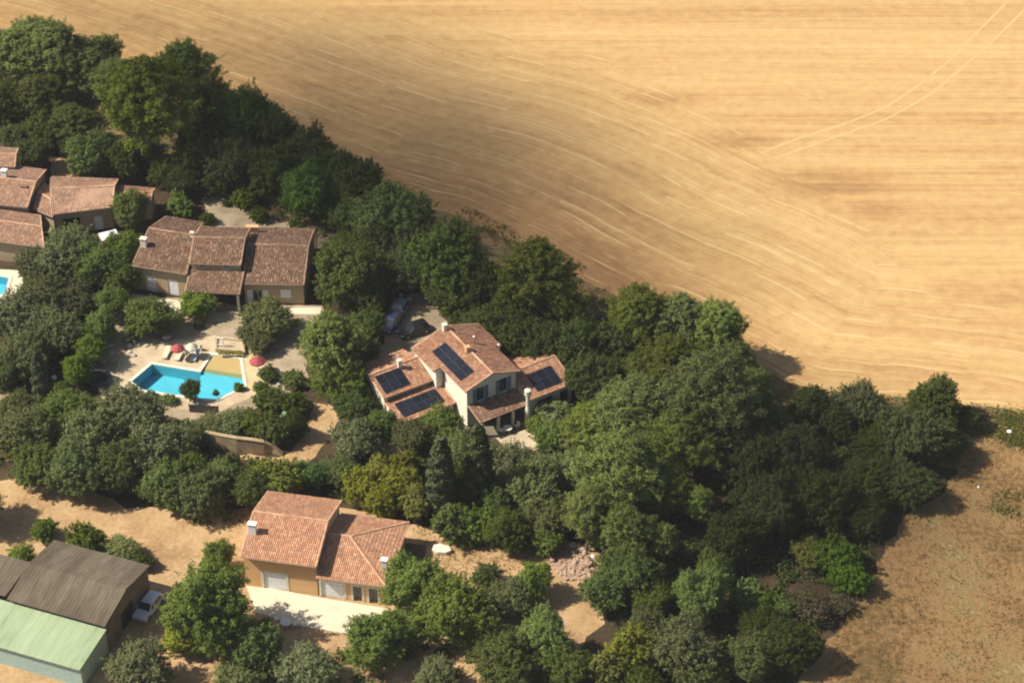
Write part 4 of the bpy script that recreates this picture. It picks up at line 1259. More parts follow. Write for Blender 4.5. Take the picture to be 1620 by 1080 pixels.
PLANTS = """
P 52 66 92 .8 1.1 light green pine left of the highest one, its top against the field
P 118 92 90 .8 1.05 full round pine crown right of the highest one in the top left corner
P 188 128 84 .85 1.1 light green pine filling the gap left of the big bright pine
O 8 165 84 .95 .8 dark oak at the left picture edge under the corner pines
O 72 205 74 .8 .75 low shaded oak on the dark bank above the salmon house
O 120 232 56 .8 .8 small shaded oak behind the lane above the salmon house
P 22 88 105 .78 1.1 pale-topped pine cut by the left picture edge below the field
P 88 80 112 .80 1.1 tall light green pine standing highest in the top left corner, with bare limbs
P 140 108 78 .85 1.1 thin pine with ragged top between the corner pines and the big pine
P 165 82 62 .85 1.3 slim pine touching the field just right of the corner pines
P 60 150 90 .7 .75 gaunt half-bare pine with pale dead limbs below the corner pines
P 112 190 80 .6 .7 low sparse pine in front of the bare brown bank, upper left
P 228 158 165 .85 (1.05,.98,.95) big bright yellow-green pine, the broadest crown of the upper left wood
P 285 108 100 .85 .95 dark-topped pine bulging into the field behind the big bright pine
O 330 170 95 1.1 .8 dark oak in the shade right of the big bright pine
O 382 190 100 1.15 .8 tall black-green oak whose top breaks the field edge, left of the notch
O 425 205 85 1.1 .75 narrow dark oak at the field notch, upper left wood
O 318 235 90 1.0 .7 shaded oak above the gravel courtyard behind the pool house
O 372 262 95 1.0 .7 shaded oak directly over the small round courtyard bush
O 432 270 90 1.0 .72 sombre oak left of the bright feathery deodar
O 490 245 92 1.0 .75 rounded dark oak on the field edge, above the feathery deodar
O 530 270 80 1.0 .8 small round oak on the field edge, just right of the feathery deodar's tip
A 488 302 105 .85 (.7,.95,.75) feathery fresh-green conifer, lit on its left, behind the right wing of the pool house
A 447 290 62 .9 .75 smaller fresh-green tree at the left foot of the feathery conifer
O 568 298 92 1.0 .85 grey-green oak at the field edge above the dark carport
O 598 318 74 1.0 .8 round oak filling the bend of the field edge above the dark carport
O 560 345 78 .9 .7 shaded low oak beside the dark paved yard of the pool house
O 625 345 118 1.05 1.15 broad grey-green oak with the lightest crown along the field edge
O 592 388 85 1.0 .9 oak in front of the lightest oak, left of the black-green mass
O 662 392 92 1.0 .85 dark oak between the lightest oak and the widest black oak
O 705 415 140 .95 .85 widest black-green oak of the field edge, above the parked cars
O 640 428 84 .95 .85 dull oak just above the parked cars
O 762 452 96 1.0 .8 dark oak against the field, right of the widest black oak
O 728 470 92 .9 .75 shaded oak between the parked cars and the pine at the field
O 556 432 112 1.0 1.1 mossy green oak right of the pool house's right wing
O 600 425 60 1.05 1.2 thin olive-green oak sapling next to the mossy oak
O 545 395 60 .9 .9 small oak beside the dark paved yard, below the carport
O 578 470 66 .9 .85 dark oak left of the parked cars
P 850 428 128 .80 .95 tall dark pine with a domed top standing out into the field at mid picture
P 885 478 82 .82 .85 shaded right half of the domed mid-picture pine pair
P 812 478 82 .75 .9 short pine leaning on the left of the domed mid-picture pine
O 800 530 95 .95 .7 shaded oak behind the main roof of the solar-panel house
O 762 520 80 .9 .75 small shaded oak at the upper roof ridge of the solar-panel house
O 850 545 96 .95 .65 black oak over the right wing roof of the solar-panel house
O 905 548 96 .95 .7 black oak between the domed pine and the long-trunked pine
O 940 598 90 .95 .7 dark oak just right of the solar-panel house's right wing
O 965 545 80 .95 .7 dark oak left of the long pale pine trunk
O 955 632 66 .8 .75 low dark oak at the end of the solar-panel house's lawn
P 1010 502 112 .85 1.0 pine with a long pale forked trunk showing, right of mid picture
P 1078 508 108 .8 1.05 domed pine at the field, middle one of three right of mid picture
P 1140 522 104 .85 1.1 bright-rimmed pine bulging furthest into the field, right of mid picture
P 1160 575 84 .8 .9 dark pine tucked under the bright-rimmed field pine
P 1065 578 112 .8 .9 green pine below the three field pines
P 1010 585 76 .75 .8 thin pine around the pale forked trunk
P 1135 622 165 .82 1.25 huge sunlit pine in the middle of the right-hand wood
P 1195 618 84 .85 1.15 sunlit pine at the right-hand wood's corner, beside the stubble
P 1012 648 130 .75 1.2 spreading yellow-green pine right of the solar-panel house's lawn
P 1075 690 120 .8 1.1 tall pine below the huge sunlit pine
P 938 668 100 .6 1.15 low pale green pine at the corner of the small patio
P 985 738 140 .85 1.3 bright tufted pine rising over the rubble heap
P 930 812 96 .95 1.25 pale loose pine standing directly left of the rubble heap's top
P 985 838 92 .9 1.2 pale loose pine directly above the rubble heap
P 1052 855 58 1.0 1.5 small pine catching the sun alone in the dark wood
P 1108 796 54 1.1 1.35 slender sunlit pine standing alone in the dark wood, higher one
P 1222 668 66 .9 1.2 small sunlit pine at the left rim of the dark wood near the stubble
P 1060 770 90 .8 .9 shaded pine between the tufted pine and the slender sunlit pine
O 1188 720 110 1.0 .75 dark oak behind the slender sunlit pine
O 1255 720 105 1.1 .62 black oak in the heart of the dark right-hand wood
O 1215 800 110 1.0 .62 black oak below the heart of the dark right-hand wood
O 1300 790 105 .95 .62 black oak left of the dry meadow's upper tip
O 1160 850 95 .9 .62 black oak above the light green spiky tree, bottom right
O 1282 642 70 1.0 .75 round dark oak touching the stubble, first right of the wood's corner
L 1362 640 84 .95 .85 lighter feathery tree touching the stubble, second right of the wood's corner
O 1322 668 64 .9 .7 low oak between the two that touch the stubble
O 1480 638 88 1.0 .9 isolated round oak standing up against the stubble, far right
O 1528 662 50 .8 .75 small oak right beside the isolated round oak
O 1445 690 118 .8 .9 spreading green oak below the isolated round oak
O 1492 700 72 .8 .75 dark oak on the meadow side of the isolated round oak
O 1395 705 80 .8 .75 oak behind the brown bare patch in the right-hand wood
O 1372 760 92 .8 .72 low oak along the meadow, under the brown bare patch
O 1435 765 92 .75 .75 low wide oak where the meadow begins
O 1368 815 76 .75 .65 shaded oak by the upper meadow edge
B 1322 880 82 .9 (.8,1.0,.8) low fresh green bush at the meadow edge, bottom right
B 1345 915 70 .9 (.75,.95,.75) fresh green bush below its twin, tight on the meadow edge
Y 1280 872 64 .7 .8 low yellowish spreading shrub left of the fresh green bushes
D 1285 962 70 .8 .9 dull brownish sparse shrub left of the fresh green bushes
D 1330 955 50 .8 1.0 small dry shrub between the bushes and the meadow
B 1182 942 62 1.1 1.1 sunlit light green bush, left of three in a row, bottom right
B 1210 952 46 1.1 1.1 sunlit light green bush, middle of three in a row, bottom right
B 1238 962 44 1.0 1.0 sunlit light green bush, right of three in a row, bottom right
A 1110 938 92 1.15 1.1 spiky light green tree with a leaning crown, bottom right
A 1130 895 54 1.1 1.1 pointed top shoot of the light green trees, bottom right
L 1082 1030 118 1.0 .95 grey-green ragged tree at the bottom edge below the spiky tree
B 1040 1030 66 1.2 1.2 bright green bush inside the grey-green tree's left side, bottom edge
L 1188 1040 84 1.0 .75 thin grey tree at the bottom edge, right of the ragged tree
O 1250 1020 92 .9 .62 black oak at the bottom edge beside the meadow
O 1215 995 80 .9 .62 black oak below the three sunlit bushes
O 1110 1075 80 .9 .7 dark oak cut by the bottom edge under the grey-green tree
O 998 905 96 .95 1.0 green oak right of the rubble heap
O 955 932 78 .85 1.05 small oak below the rubble heap's right end
O 1035 945 70 .9 1.05 oak between the rubble heap and the spiky tree
L 1020 985 62 .9 .9 grey oak sapling above the yellow-green strip, bottom
Y 1000 1030 86 1.1 .85 yellow-green leafy shrub left of the bright bush, bottom edge
Y 960 1060 70 1.1 .8 yellow-green leafy shrub cut by the bottom edge, right of the round trees
O 1012 1078 70 .8 .8 dark oak cut by the bottom edge below the yellow-green shrubs
A 330 960 156 1.0 1.0 big round bright green plane tree left of the peach house
A 345 880 52 1.25 1.5 slim pale green tree rising behind the big plane tree
O 408 1022 88 1.0 1.05 dark tree in front of the peach house terrace, right of the plane tree
L 222 1062 108 .9 1.15 grey-green tree at the bottom edge right of the green-roofed shed
Y 285 1012 58 1.0 1.2 yellowish shrub under the plane tree's left side
L 488 1058 92 .85 1.15 round grey-green tree on the bottom edge below the terrace
L 375 1076 74 .8 1.1 grey-green bush cut by the bottom edge below the plane tree
A 597 1012 112 .85 1.0 round green tree just below the peach house's terrace corner
A 655 922 100 1.05 1.25 bright green tree hiding the peach house's right corner
O 722 968 128 .95 1.35 broad green oak below the grey terrace slab
B 640 985 56 1.0 1.1 green bush between the terrace and the broad green oak
B 770 912 50 1.15 .7 round clipped dark green bush alone on the dirt
A 845 918 62 1.15 1.25 bright-topped tree right of the round clipped bush
L 808 948 78 .9 .95 grey-green tree below the round clipped bush
A 862 1010 92 1.05 1.2 lit round tree left of the bare orange patch, bottom
O 800 1050 104 .95 1.1 oak at the bottom edge left of the lit round tree
L 690 1068 70 .8 1.1 low olive cut by the bottom edge, below the broad oak
O 895 1058 86 .9 .9 oak cut by the bottom edge below the lit round tree
B 70 838 44 1.1 .9 dark green shrub between the barn roof and the black shadow
Y 32 882 48 1.0 (.9,1.05,1.5) pale flowering shrub at the barn roof's upper left corner
B 136 858 70 1.0 .95 deep green shrub behind the barn roof, largest of the row
L 192 868 56 .75 1.5 whitish-leaved shrub behind the barn roof's right end
B 224 888 40 1.0 .7 dark shrub at the end of the row behind the barn
L 38 690 105 1.0 .95 grey-green tree at the left edge above the dirt yard
L 25 648 64 1.0 .9 thin tree at the left edge beside the footpath
O 62 735 84 .95 1.1 green oak overhanging the dirt yard at the left
A 108 655 92 .9 1.0 yellow-green tree right of the lone left cypress
L 150 690 105 1.0 1.0 grey-green tree in the middle of the wood above the dirt yard
O 120 745 96 1.0 1.1 lit oak over the dark notch in the dirt yard's upper edge
L 204 660 116 .95 .95 wide grey-brown tree hiding the pool's lower left corner
L 255 712 104 1.0 .95 grey-green tree below the pool, above the yard
O 195 735 92 1.0 .85 oak between the wide grey-brown tree and the dirt yard
O 262 768 88 .9 1.1 deep green oak along the dirt yard, second oak from the peach house
O 320 778 84 .9 1.15 leafy oak along the dirt yard, nearest the peach house's upper left
A 300 735 66 1.0 1.1 light green tree left of the stone garden wall's foot
L 285 690 66 .9 1.1 olive tree at the left end of the stone garden wall
A 352 752 62 .9 1.1 light green tree hiding the middle of the stone garden wall
O 398 774 70 .9 .9 dark oak behind the peach house's left roof corner
B 442 762 88 1.0 (1.25,1.1,.85) trimmed green hedge bush behind the peach house's tall roof, below the track
B 410 748 60 1.0 .8 trimmed green hedge bush at the track's left end
L 492 752 52 1.1 (.75,1.1,1.05) blue-green pointed sapling between hedge and track bend
L 562 696 76 .95 1.0 round grey-green olive right of the dirt track
L 530 744 46 .9 .95 small olive at the dirt track's bend
O 545 748 58 .9 1.1 small oak below the round olive, right of the track bend
Y 572 765 62 1.05 1.0 golden-green shrub behind the peach house, first of the golden row
Y 602 748 58 1.05 1.15 golden-green shrub, the brightest, below the orange gutter-like plank
Y 632 765 64 1.05 1.0 golden-green shrub in the middle of the golden row
Y 608 792 64 1.0 .9 golden-green shrub touching the peach house's back roof edge
Y 655 795 60 1.0 .9 golden-green shrub at the right end of the golden row
Y 640 735 50 1.0 .9 golden-green shrub at the plank's lower end
A 603 672 54 1.0 .85 round green tree below the solar-panel house's lean-to corner
B 632 690 40 1.0 .8 green shrub beside the small stone patio under the lean-to
A 700 672 70 .95 1.0 dark green tree against the cream wall of the solar-panel house
L 655 690 64 1.0 .9 grey-green tree left of the two tall cypresses
C 698 756 50 .8 1.1 tall dark cypress, left one of the pair in the middle garden
C 757 742 50 .85 1.1 tall dark cypress, right one of the pair in the middle garden
L 728 715 70 1.05 .95 grey-green tree between the two tall cypresses
O 728 772 68 1.05 .8 green oak at the feet of the two tall cypresses
B 716 828 76 1.1 .85 low green bush on the dirt yard, right of the golden row
B 760 830 70 1.1 .85 low green bush on the dirt yard, below the right cypress
A 800 838 80 .85 .75 dark green tree on the dirt yard's upper edge, left of the rubble
L 800 735 86 .95 .95 grey-green tree right of the right cypress
L 845 770 104 .95 .9 dense olive-grey tree below the small patio
O 782 788 70 1.0 .85 dark oak between right cypress and dense olive-grey tree
L 868 820 82 .9 .9 olive-grey tree left of the pale loose pines
B 868 858 52 1.1 .9 green bush at the rubble heap's left end
L 900 745 76 .95 1.0 grey-green tree right of the small patio
B 872 690 58 1.0 (.9,1.05,.9) light olive bush at the patio's right corner
B 848 672 34 1.0 1.2 small bright bush at the white barbecue chimney's foot
L 905 690 66 .8 1.1 light olive tree right of the patio bush
L 872 652 58 .55 1.3 pale dry-looking bush below the right wing of the solar-panel house
P 525 540 112 .85 1.1 large yellow-green pine between the two upper houses
A 538 600 92 .9 1.0 green tree at the top of the dirt track
O 565 562 70 .95 .75 dark tree on the shaded side of the yellow-green pine
O 575 520 70 .95 .75 dark oak left of the gravel drive's lower cars
O 560 640 66 .9 .7 dark oak at the left gable of the solar-panel house
O 466 672 40 1.3 .62 very dark narrow tree left of the dirt track
B 432 682 62 1.0 .85 green bush in front of the tiny green shed
B 398 672 54 .9 .9 green bush left of the tiny green shed
L 365 668 58 .7 1.1 grey-green bush in the rock garden below the pool
L 330 676 56 .7 1.1 grey-green bush above the garden wall's left end
B 430 636 58 .95 .75 dark green bush right of the pool's paved corner
B 466 640 52 .9 .7 dark green bush above the tiny green shed
B 465 600 44 .7 .9 small green bush left of the yellow-green pine's foot
O 302 616 34 1.15 .75 small dark tree standing in front of the blue pool
B 342 622 12 1.2 1.0 small feathery bush at the blue pool's lower tip
B 378 612 18 1.0 .9 green bush at the blue pool's right lower side
B 268 632 28 .6 1.0 green bush along the blue pool's lower edge, left of the dark tree
B 238 626 24 .6 1.0 green bush at the blue pool's lower left corner
O 240 502 82 .72 1.0 flat-topped dark green tree beside the two white shutters
G 210 528 46 .9 1.2 blue-grey agave on the rocky edge of the pool garden
A 312 482 58 .75 1.15 rounded bright green tree in front of the porch of the pool house
L 424 504 82 .8 .95 grey-green tree in front of the pool house's right wing
L 395 528 44 .9 1.0 small grey-green tree above the right red parasol
L 412 545 40 .9 .95 thin grey-green shrub beside the right red parasol
B 424 592 34 .85 .75 dark bush right of the pool deck, below the right red parasol
B 412 612 26 .8 .75 low dark bush at the lower right corner of the pool deck
B 262 500 26 1.0 .7 little dark bush right of the flat-topped tree
B 315 514 20 .8 .6 tiny dark bush on the pale path before the porch
B 284 325 46 1.0 1.15 bright green bush at the salmon roof's right end
B 328 346 26 1.0 .75 clipped dark ball bush behind the brown middle roof
B 386 314 46 1.0 .95 green bush on the gravel courtyard, left of the clearing
B 410 340 34 .9 .7 low dark bush at the gravel courtyard's right end
Y 346 296 34 .8 .7 yellowish bush at the top of the gravel courtyard
B 358 322 14 .9 .6 tiny dark bush in the middle of the gravel courtyard
A 205 330 62 1.05 1.3 light green tree growing through the salmon roof's right end
A 195 392 60 1.0 1.0 green tree beside the small white awning
O 20 216 46 .95 1.2 grey-green oak behind the salmon house at the left edge
O 52 244 56 1.0 1.0 dark round oak right behind the salmon roofs
O 142 246 82 1.0 1.1 grey-green oak between the lane and the big bright pine
O 190 252 66 1.0 1.05 grey-green oak under the big bright pine's left side
A 228 236 62 .7 1.35 low yellow-green tree under the big bright pine
O 262 272 50 1.0 .8 dark oak over the salmon roof's far right corner
O 290 285 60 .9 .7 shaded oak above the gravel courtyard's left end
L 110 400 104 .85 .85 broad grey-green tree below the salmon roofs
A 158 420 84 .9 .85 green tree left of the pool house's left gable
L 60 415 66 .85 .85 grey-green tree between salmon roofs and the turquoise pool
L 72 470 84 .9 .85 grey-green olive right of the turquoise pool
L 28 505 104 .9 .85 wide olive at the left edge below the turquoise pool
L 85 525 96 .9 .8 wide olive in the middle of the left garden
L 38 560 90 .9 .85 olive above the pale footpath at the left edge
L 118 475 72 .9 .8 olive beside the tall green hedge
A 196 440 54 1.1 .85 tall bamboo-like hedge bush, topmost of the row left of the pool house
A 178 478 54 1.1 1.05 tall bamboo-like hedge bush, second of the row left of the pool house
A 160 515 54 1.1 1.15 tall bamboo-like hedge bush, third of the row left of the pool house
A 142 550 54 1.1 1.1 tall bamboo-like hedge bush, fourth of the row left of the pool garden
A 122 585 54 1.1 .95 tall bamboo-like hedge bush, lowest of the row left of the pool garden
C 66 610 34 .95 1.0 lone dark cypress at the left beside the pale footpath
O 8 590 52 1.1 .9 oak at the left picture edge above the pale footpath
B 96 618 34 1.0 .8 green shrub right of the lone cypress
A -46 792 96 1.0 .9 tree cut off by the left picture edge, shading the end of the dirt yard
O 835 610 1 1 1 skip
"""
for ln in PLANTS.strip().splitlines():
    f = ln.split(' ', 6)
    if f[6] == 'skip': continue
    tint = eval(f[5])
    plant(f[0], int(f[1]), int(f[2]), int(f[3]), float(f[4]), tint, f[6].strip())

# undergrowth: low scrub and ivy between the trunks, one mass nobody could count
def in_poly(x, y, poly):
    c = False
    n = len(poly)
    for i in range(n):
        (x0, y0), (x1, y1) = poly[i], poly[(i + 1) % n]
        if (y0 > y) != (y1 > y) and x < (x1 - x0) * (y - y0) / (y1 - y0) + x0: c = not c
    return c


WOOD = [px([(-40, 130), (120, 170), (300, 230), (480, 300), (600, 350), (760, 420), (900, 480), (980, 520), (1100, 570), (1230, 640), (1330, 650), (1480, 665), (1500, 720), (1440, 790), (1390, 850), (1350, 930), (1290, 1010), (1240, 1090), (1000, 1100), (960, 960), (940, 870), (900, 760), (930, 660), (800, 560), (720, 500), (590, 440), (500, 370), (300, 300), (120, 250), (-40, 220)]),
        px([(-40, 640), (120, 640), (280, 680), (420, 745), (560, 720), (700, 700), (860, 730), (880, 830), (740, 830), (640, 800), (420, 780), (260, 780), (120, 740), (-40, 740)]),
        px([(-40, 500), (180, 420), (150, 600), (60, 640), (-40, 610)]), px([(560, 1020), (960, 1030), (960, 1100), (300, 1100), (360, 1060)])]
Ps, Ns = [], []
for poly, cnt in zip(WOOD, (1150, 330, 130, 60)):
    bx0, bx1 = min(p[0] for p in poly), max(p[0] for p in poly); by0, by1 = min(p[1] for p in poly), max(p[1] for p in poly)
    k = 0
    while k < cnt:
        x, y = random.uniform(bx0, bx1), random.uniform(by0, by1)
        if not in_poly(x, y, poly): continue
        k += 1
        r = random.uniform(0.4, 1.1)
        d = sph(46); d[:, 2] = np.abs(d[:, 2])
        Ps.append(np.array([x, y, 0.05]) + d * r * np.array([1.2, 1.2, 0.8]) * rng.uniform(.5, 1.05, 46)[:, None]); Ns.append(d + rng.normal(size=d.shape) * 0.5)
Ps, Ns = np.concatenate(Ps), np.concatenate(Ns)
ug = bpy.data.objects.new('undergrowth', quads_mesh('undergrowth', Ps, Ns, np.full(len(Ps), .38), np.full(len(Ps), .25), M['leaf_oak']))
COL.objects.link(ug)
ug.color = (.8, .8, .8, 1)
tag(ug, 'low dark scrub on the floor of the wood', 'undergrowth', kind='stuff')


def tufts(name, poly, cnt, hgt, mat, label, cat, tint=1.0, clump=0.35, wid=.1, keep=None):
    bx0, bx1 = min(p[0] for p in poly), max(p[0] for p in poly); by0, by1 = min(p[1] for p in poly), max(p[1] for p in poly)
    P = []
    while len(P) < cnt:
        x, y = random.uniform(bx0, bx1), random.uniform(by0, by1)
        if not in_poly(x, y, poly): continue
        if keep is not None and random.random() > keep(x, y): continue
        for _ in range(5): P.append((x + random.gauss(0, clump), y + random.gauss(0, clump), hgt * random.uniform(.15, .5)))
    P = np.array(P)
    N = rng.normal(size=P.shape); N[:, 2] *= 0.5
    o = bpy.data.objects.new(name, quads_mesh(name, P, N, np.full(len(P), hgt), np.full(len(P), wid), mat))
    COL.objects.link(o)
    o.color = (tint, tint, tint, 1)
    return tag(o, label, cat, kind='stuff')


M['grass_dry'] = m_leaf('dry_grass', (0.19, 0.13, 0.055), (0.38, 0.27, 0.125), 0.2)
M['grass_green'] = m_leaf('green_weeds', (0.045, 0.07, 0.025), (0.12, 0.15, 0.05), 0.2)
MEA = px([(1550, 668), (1640, 664), (1760, 690), (1800, 1090), (1270, 1095), (1335, 988), (1392, 905), (1430, 830), (1492, 780), (1532, 722)])
lump = lambda x, y: 0.5 + 0.5 * math.sin(x * .9 + 2 * math.sin(y * .5)) * math.sin(y * .8 + 1.3 * math.sin(x * .4))
tufts('dry_grass', MEA, 8000, 0.27, M['grass_dry'], 'dry straw-coloured grass of the meadow', 'grass', keep=lump)
tufts('green_weeds', px([(1545, 655), (1600, 648), (1660, 655), (1680, 720), (1590, 705), (1550, 690)]), 3000, 0.38, M['grass_green'], 'green weeds below the stubble at the right edge', 'weeds', 1.2, .5, .1, lump)
tufts('green_weeds', px([(1545, 785), (1600, 775), (1670, 790), (1670, 830), (1590, 818), (1550, 800)]), 900, 0.32, M['grass_green'], 'patch of green weeds in the dry meadow', 'weeds', 1.2, .5, .1, lump)
tufts('green_weeds', px([(728, 332), (762, 338), (800, 356), (830, 384), (800, 385), (760, 364), (730, 346)]), 600, 0.3, M['grass_green'], 'dark green weeds along the edge of the stubble', 'weeds', 1.0, wid=.12)
tufts('green_weeds', px([(1255, 620), (1330, 626), (1450, 636), (1545, 646), (1545, 660), (1440, 655), (1300, 648)]), 2200, 0.42, M['grass_green'], 'green weeds between the stubble and the wood', 'weeds', 1.2, .5, .1, lump)
tufts('verge_grass', [(x, edge_y(x) + .2) for x in vx[25:-20]] + [(x, edge_y(x) - 6) for x in reversed(vx[25:-20])], 12000, 0.5, M['grass_dry'], 'dry grass on the verge of the field', 'grass', .8, keep=lump)
tufts('yard_grass', px([(290, 815), (340, 806), (392, 812), (380, 830), (310, 832)]), 500, 0.35, M['grass_green'], 'thin green grass on the dirt yard', 'grass', 1.1)
tufts('yard_grass', px([(650, 830), (760, 860), (850, 870), (840, 900), (740, 915), (690, 890)]), 900, 0.3, M['grass_dry'], 'thin dry grass right of the peach house', 'grass')


# ------------------------------------------------------------------ cars
def car(x, y, ang, paint, label, L=4.1, Wd=1.72, H=1.47):
    root = empty('parked_car', (x, y, 0), label, 'car', 'parked cars', ang)
    fr = Fr(x, y, ang)
    hw = Wd / 2

    def hull(prof, name, mat, par, inset=0.0, taper=0.0):
        """a side outline (x, z) swept across the car, its upper points drawn in"""
        zmx = max(p[1] for p in prof); zmn = min(p[1] for p in prof)
        mb = MB(); n = len(prof)
        l, r = [], []
        for px_, pz in prof:
            t = taper * (pz - zmn) / max(zmx - zmn, .01)
            l.append(fr(px_, hw - inset - t, pz)); r.append(fr(px_, -hw + inset + t, pz))
        mb.add(l + r, [tuple(range(n)), tuple(range(2 * n - 1, n - 1, -1))] + [(i, i + n, (i + 1) % n + n, (i + 1) % n) for i in range(n)])
        o = mb.build(name, mat, par)
        bv = o.modifiers.new('soft', 'BEVEL'); bv.width = 0.05; bv.segments = 2; bv.limit_method = 'ANGLE'
        return o
    a = L / 2
    body = hull([(-a, .32), (-a + .05, .26), (a - .08, .26), (a, .34), (a - .02, .62), (a - .18, .74), (a - 1.0, .86), (-a + .9, .92), (-a + .06, .88), (-a, .62)], 'body', paint, root, 0, .06)
    cab = hull([(a - 1.02, .84), (a - 1.75, H - .06), (a - 2.1, H), (-a + .75, H - .02), (-a + .42, H - .1), (-a + .1, .88)], 'cabin', paint, root, .06, .16)
    g = lambda x0, z0, x1, z1, w0, w1: [fr(x0, -w0, z0), fr(x0, w0, z0), fr(x1, w1, z1), fr(x1, -w1, z1)]
    ws = MB(); ws.poly(g(a - 1.07, .90, a - 1.70, H - .10, .70, .60)); q = ws.v; ws.v = [(p[0] + .022 * math.cos(ang), p[1] + .022 * math.sin(ang), p[2] + .02) for p in q]
    ws.build('windscreen', M['glass'], root)
    rw = MB(); rw.poly(g(-a + .14, .98, -a + .38, H - .14, .66, .58)); rw.v = [(p[0] - .03 * math.cos(ang), p[1] - .03 * math.sin(ang), p[2] + .01) for p in rw.v]
    rw.build('rear_window', M['glass'], root)
    for s in (-1, 1):
        for x0, x1, xa, xb in ((a - 2.0, a - 1.25, a - 2.0, a - 1.78), (-a + .55, a - 2.1, -a + .75, a - 2.1)):
            w = MB(); w.poly([fr(x0, s * (hw - .045), .92), fr(x1, s * (hw - .045), .92), fr(xb, s * (hw - .175), H - .12), fr(xa, s * (hw - .175), H - .12)])
            w.build('side_window', M['glass'], root)
        for xx in (a - .78, -a + .75):
            t = MB(); c = fr(xx, s * (hw - .1), .31)
            ax = Vector((-math.sin(ang), math.cos(ang), 0))
            t.tube([tuple(Vector(c) - ax * .1), tuple(Vector(c) + ax * .11)], .31, 16)
            wh = t.build('wheel', M['rubber'], root)
            t = MB(); t.tube([tuple(Vector(c) + ax * .10 * s), tuple(Vector(c) + ax * .125 * s)], .19, 12); t.build('rim', M['chrome'], wh)
        m = MB(); m.box(fr, a - 1.35, a - 1.18, s * (hw + .0) - .09 * (s < 0), s * hw + .09 * (s > 0), .92, 1.03); m.build('mirror', paint, root)
        m = MB(); m.box(fr, a - .16, a + .012, s * .62 - .16, s * .62 + .16, .58, .70); m.build('headlight', M['white'], root)
        m = MB(); m.box(fr, -a - .012, -a + .1, s * .66 - .1, s * .66 + .1, .62, .82); m.build('tail_light', M['redlamp'], root)
    return root


paint = lambda n, c: (lambda m: m)(m_plain(n, c, 0.25, 0.6, 0.15, 0.02))
x, y = U(235, 958, 0.6); car(x, y, R_(-113), paint('white_car_paint', (.72, .74, .78)), 'small white car parked beside the grey barn')
x, y = U(631, 490, 0.6); car(x, y, R_(-112), paint('silver_blue_paint', (.20, .27, .34)), 'silver-blue car on the gravel drive, the farther of two parked in line')
x, y = U(619, 510, 0.6); car(x, y, R_(-112), paint('dark_blue_paint', (.035, .045, .10)), 'dark blue car on the gravel drive, in front of the silver-blue one')
x, y = U(655, 521, 0.6); car(x, y, R_(-150), paint('black_car_paint', (.015, .016, .018)), 'black car under the shade beside the solar-panel house')


# ------------------------------------------------------------------ pool garden things
def parasol(px_, py_, r, h, mat, label):
    X, Y = U(px_, py_, h - .2)
    root = empty('parasol', (X, Y, 0), label, 'parasol', 'garden parasols')
    mb = MB(); mb.lathe((X, Y, 0), [(.3, 0.02), (.3, .09), (.04, .12)], 12); mb.build('base', M['rock'], root)
    mb = MB(); mb.tube([(X, Y, .1), (X, Y, h + .1)], .025, 8); mb.build('pole', M['white'], root)
    mb = MB()
    n = 8
    top = (X, Y, h)
    ring = [(X + r * math.cos(6.2832 * i / n), Y + r * math.sin(6.2832 * i / n), h - .55) for i in range(n)]
    mid = [(X + r * .5 * math.cos(6.2832 * i / n), Y + r * .5 * math.sin(6.2832 * i / n), h - .22) for i in range(n)]
    low = [(p[0], p[1], p[2] - .16) for p in ring]
    mb.add([top] + mid + ring + low, [(0, 1 + i, 1 + (i + 1) % n) for i in range(n)] + [(1 + i, 9 + i, 9 + (i + 1) % n, 1 + (i + 1) % n) for i in range(n)] + [(9 + i, 17 + i, 17 + (i + 1) % n, 9 + (i + 1) % n) for i in range(n)])
    mb.build('canopy', mat, root)
    mb = MB()
    for i in range(n): mb.tube([(X, Y, h - .62), mid[i]], .012, 4)
    mb.build('ribs', M['white'], root)


parasol(281, 547, .85, 2.3, M['red'], 'red parasol above the left side of the pool terrace')
parasol(407, 567, 1.0, 2.3, M['red'], 'red parasol at the right side of the pool terrace')
parasol(303, 545, 0.8, 2.2, M['cream_canvas'], 'small cream parasol just right of the left red one')


def lounger(px_, py_, ang, mat, label):
    X, Y = U(px_, py_, .3)
    root = empty('sun_lounger', (X, Y, 0), label, 'sun lounger', 'sun loungers', ang)
    fr = Fr(X, Y, ang)
    mb = MB(); mb.box(fr, -.95, .35, -.32, .32, .30, .38); mb.build('seat', mat, root)
    mb = MB(); p = [fr(.37, -.32, .31), fr(.37, .32, .31), fr(.95, .32, .72), fr(.95, -.32, .72)]
    mb.add(p + [(q[0], q[1], q[2] + .08) for q in p], [(3, 2, 1, 0), (4, 5, 6, 7), (0, 1, 5, 4), (1, 2, 6, 5), (2, 3, 7, 6), (3, 0, 4, 7)]); mb.build('backrest', mat, root)
    for xx, yy in ((-.85, -.28), (-.85, .28), (.3, -.28), (.3, .28)):
        mb = MB(); mb.box(fr, xx - .03, xx + .03, yy - .03, yy + .03, 0.02, .298); mb.build('leg', M['white'], root)


lounger(309, 563, R_(75), M['lounge'], 'pale blue sun lounger beside the inner corner of the pool')
lounger(283, 562, R_(80), M['cream_canvas'], 'cream sun lounger on the paving behind the pool, right one of two')
lounger(263, 559, R_(80), M['cream_canvas'], 'cream sun lounger on the paving behind the pool, left one of two')


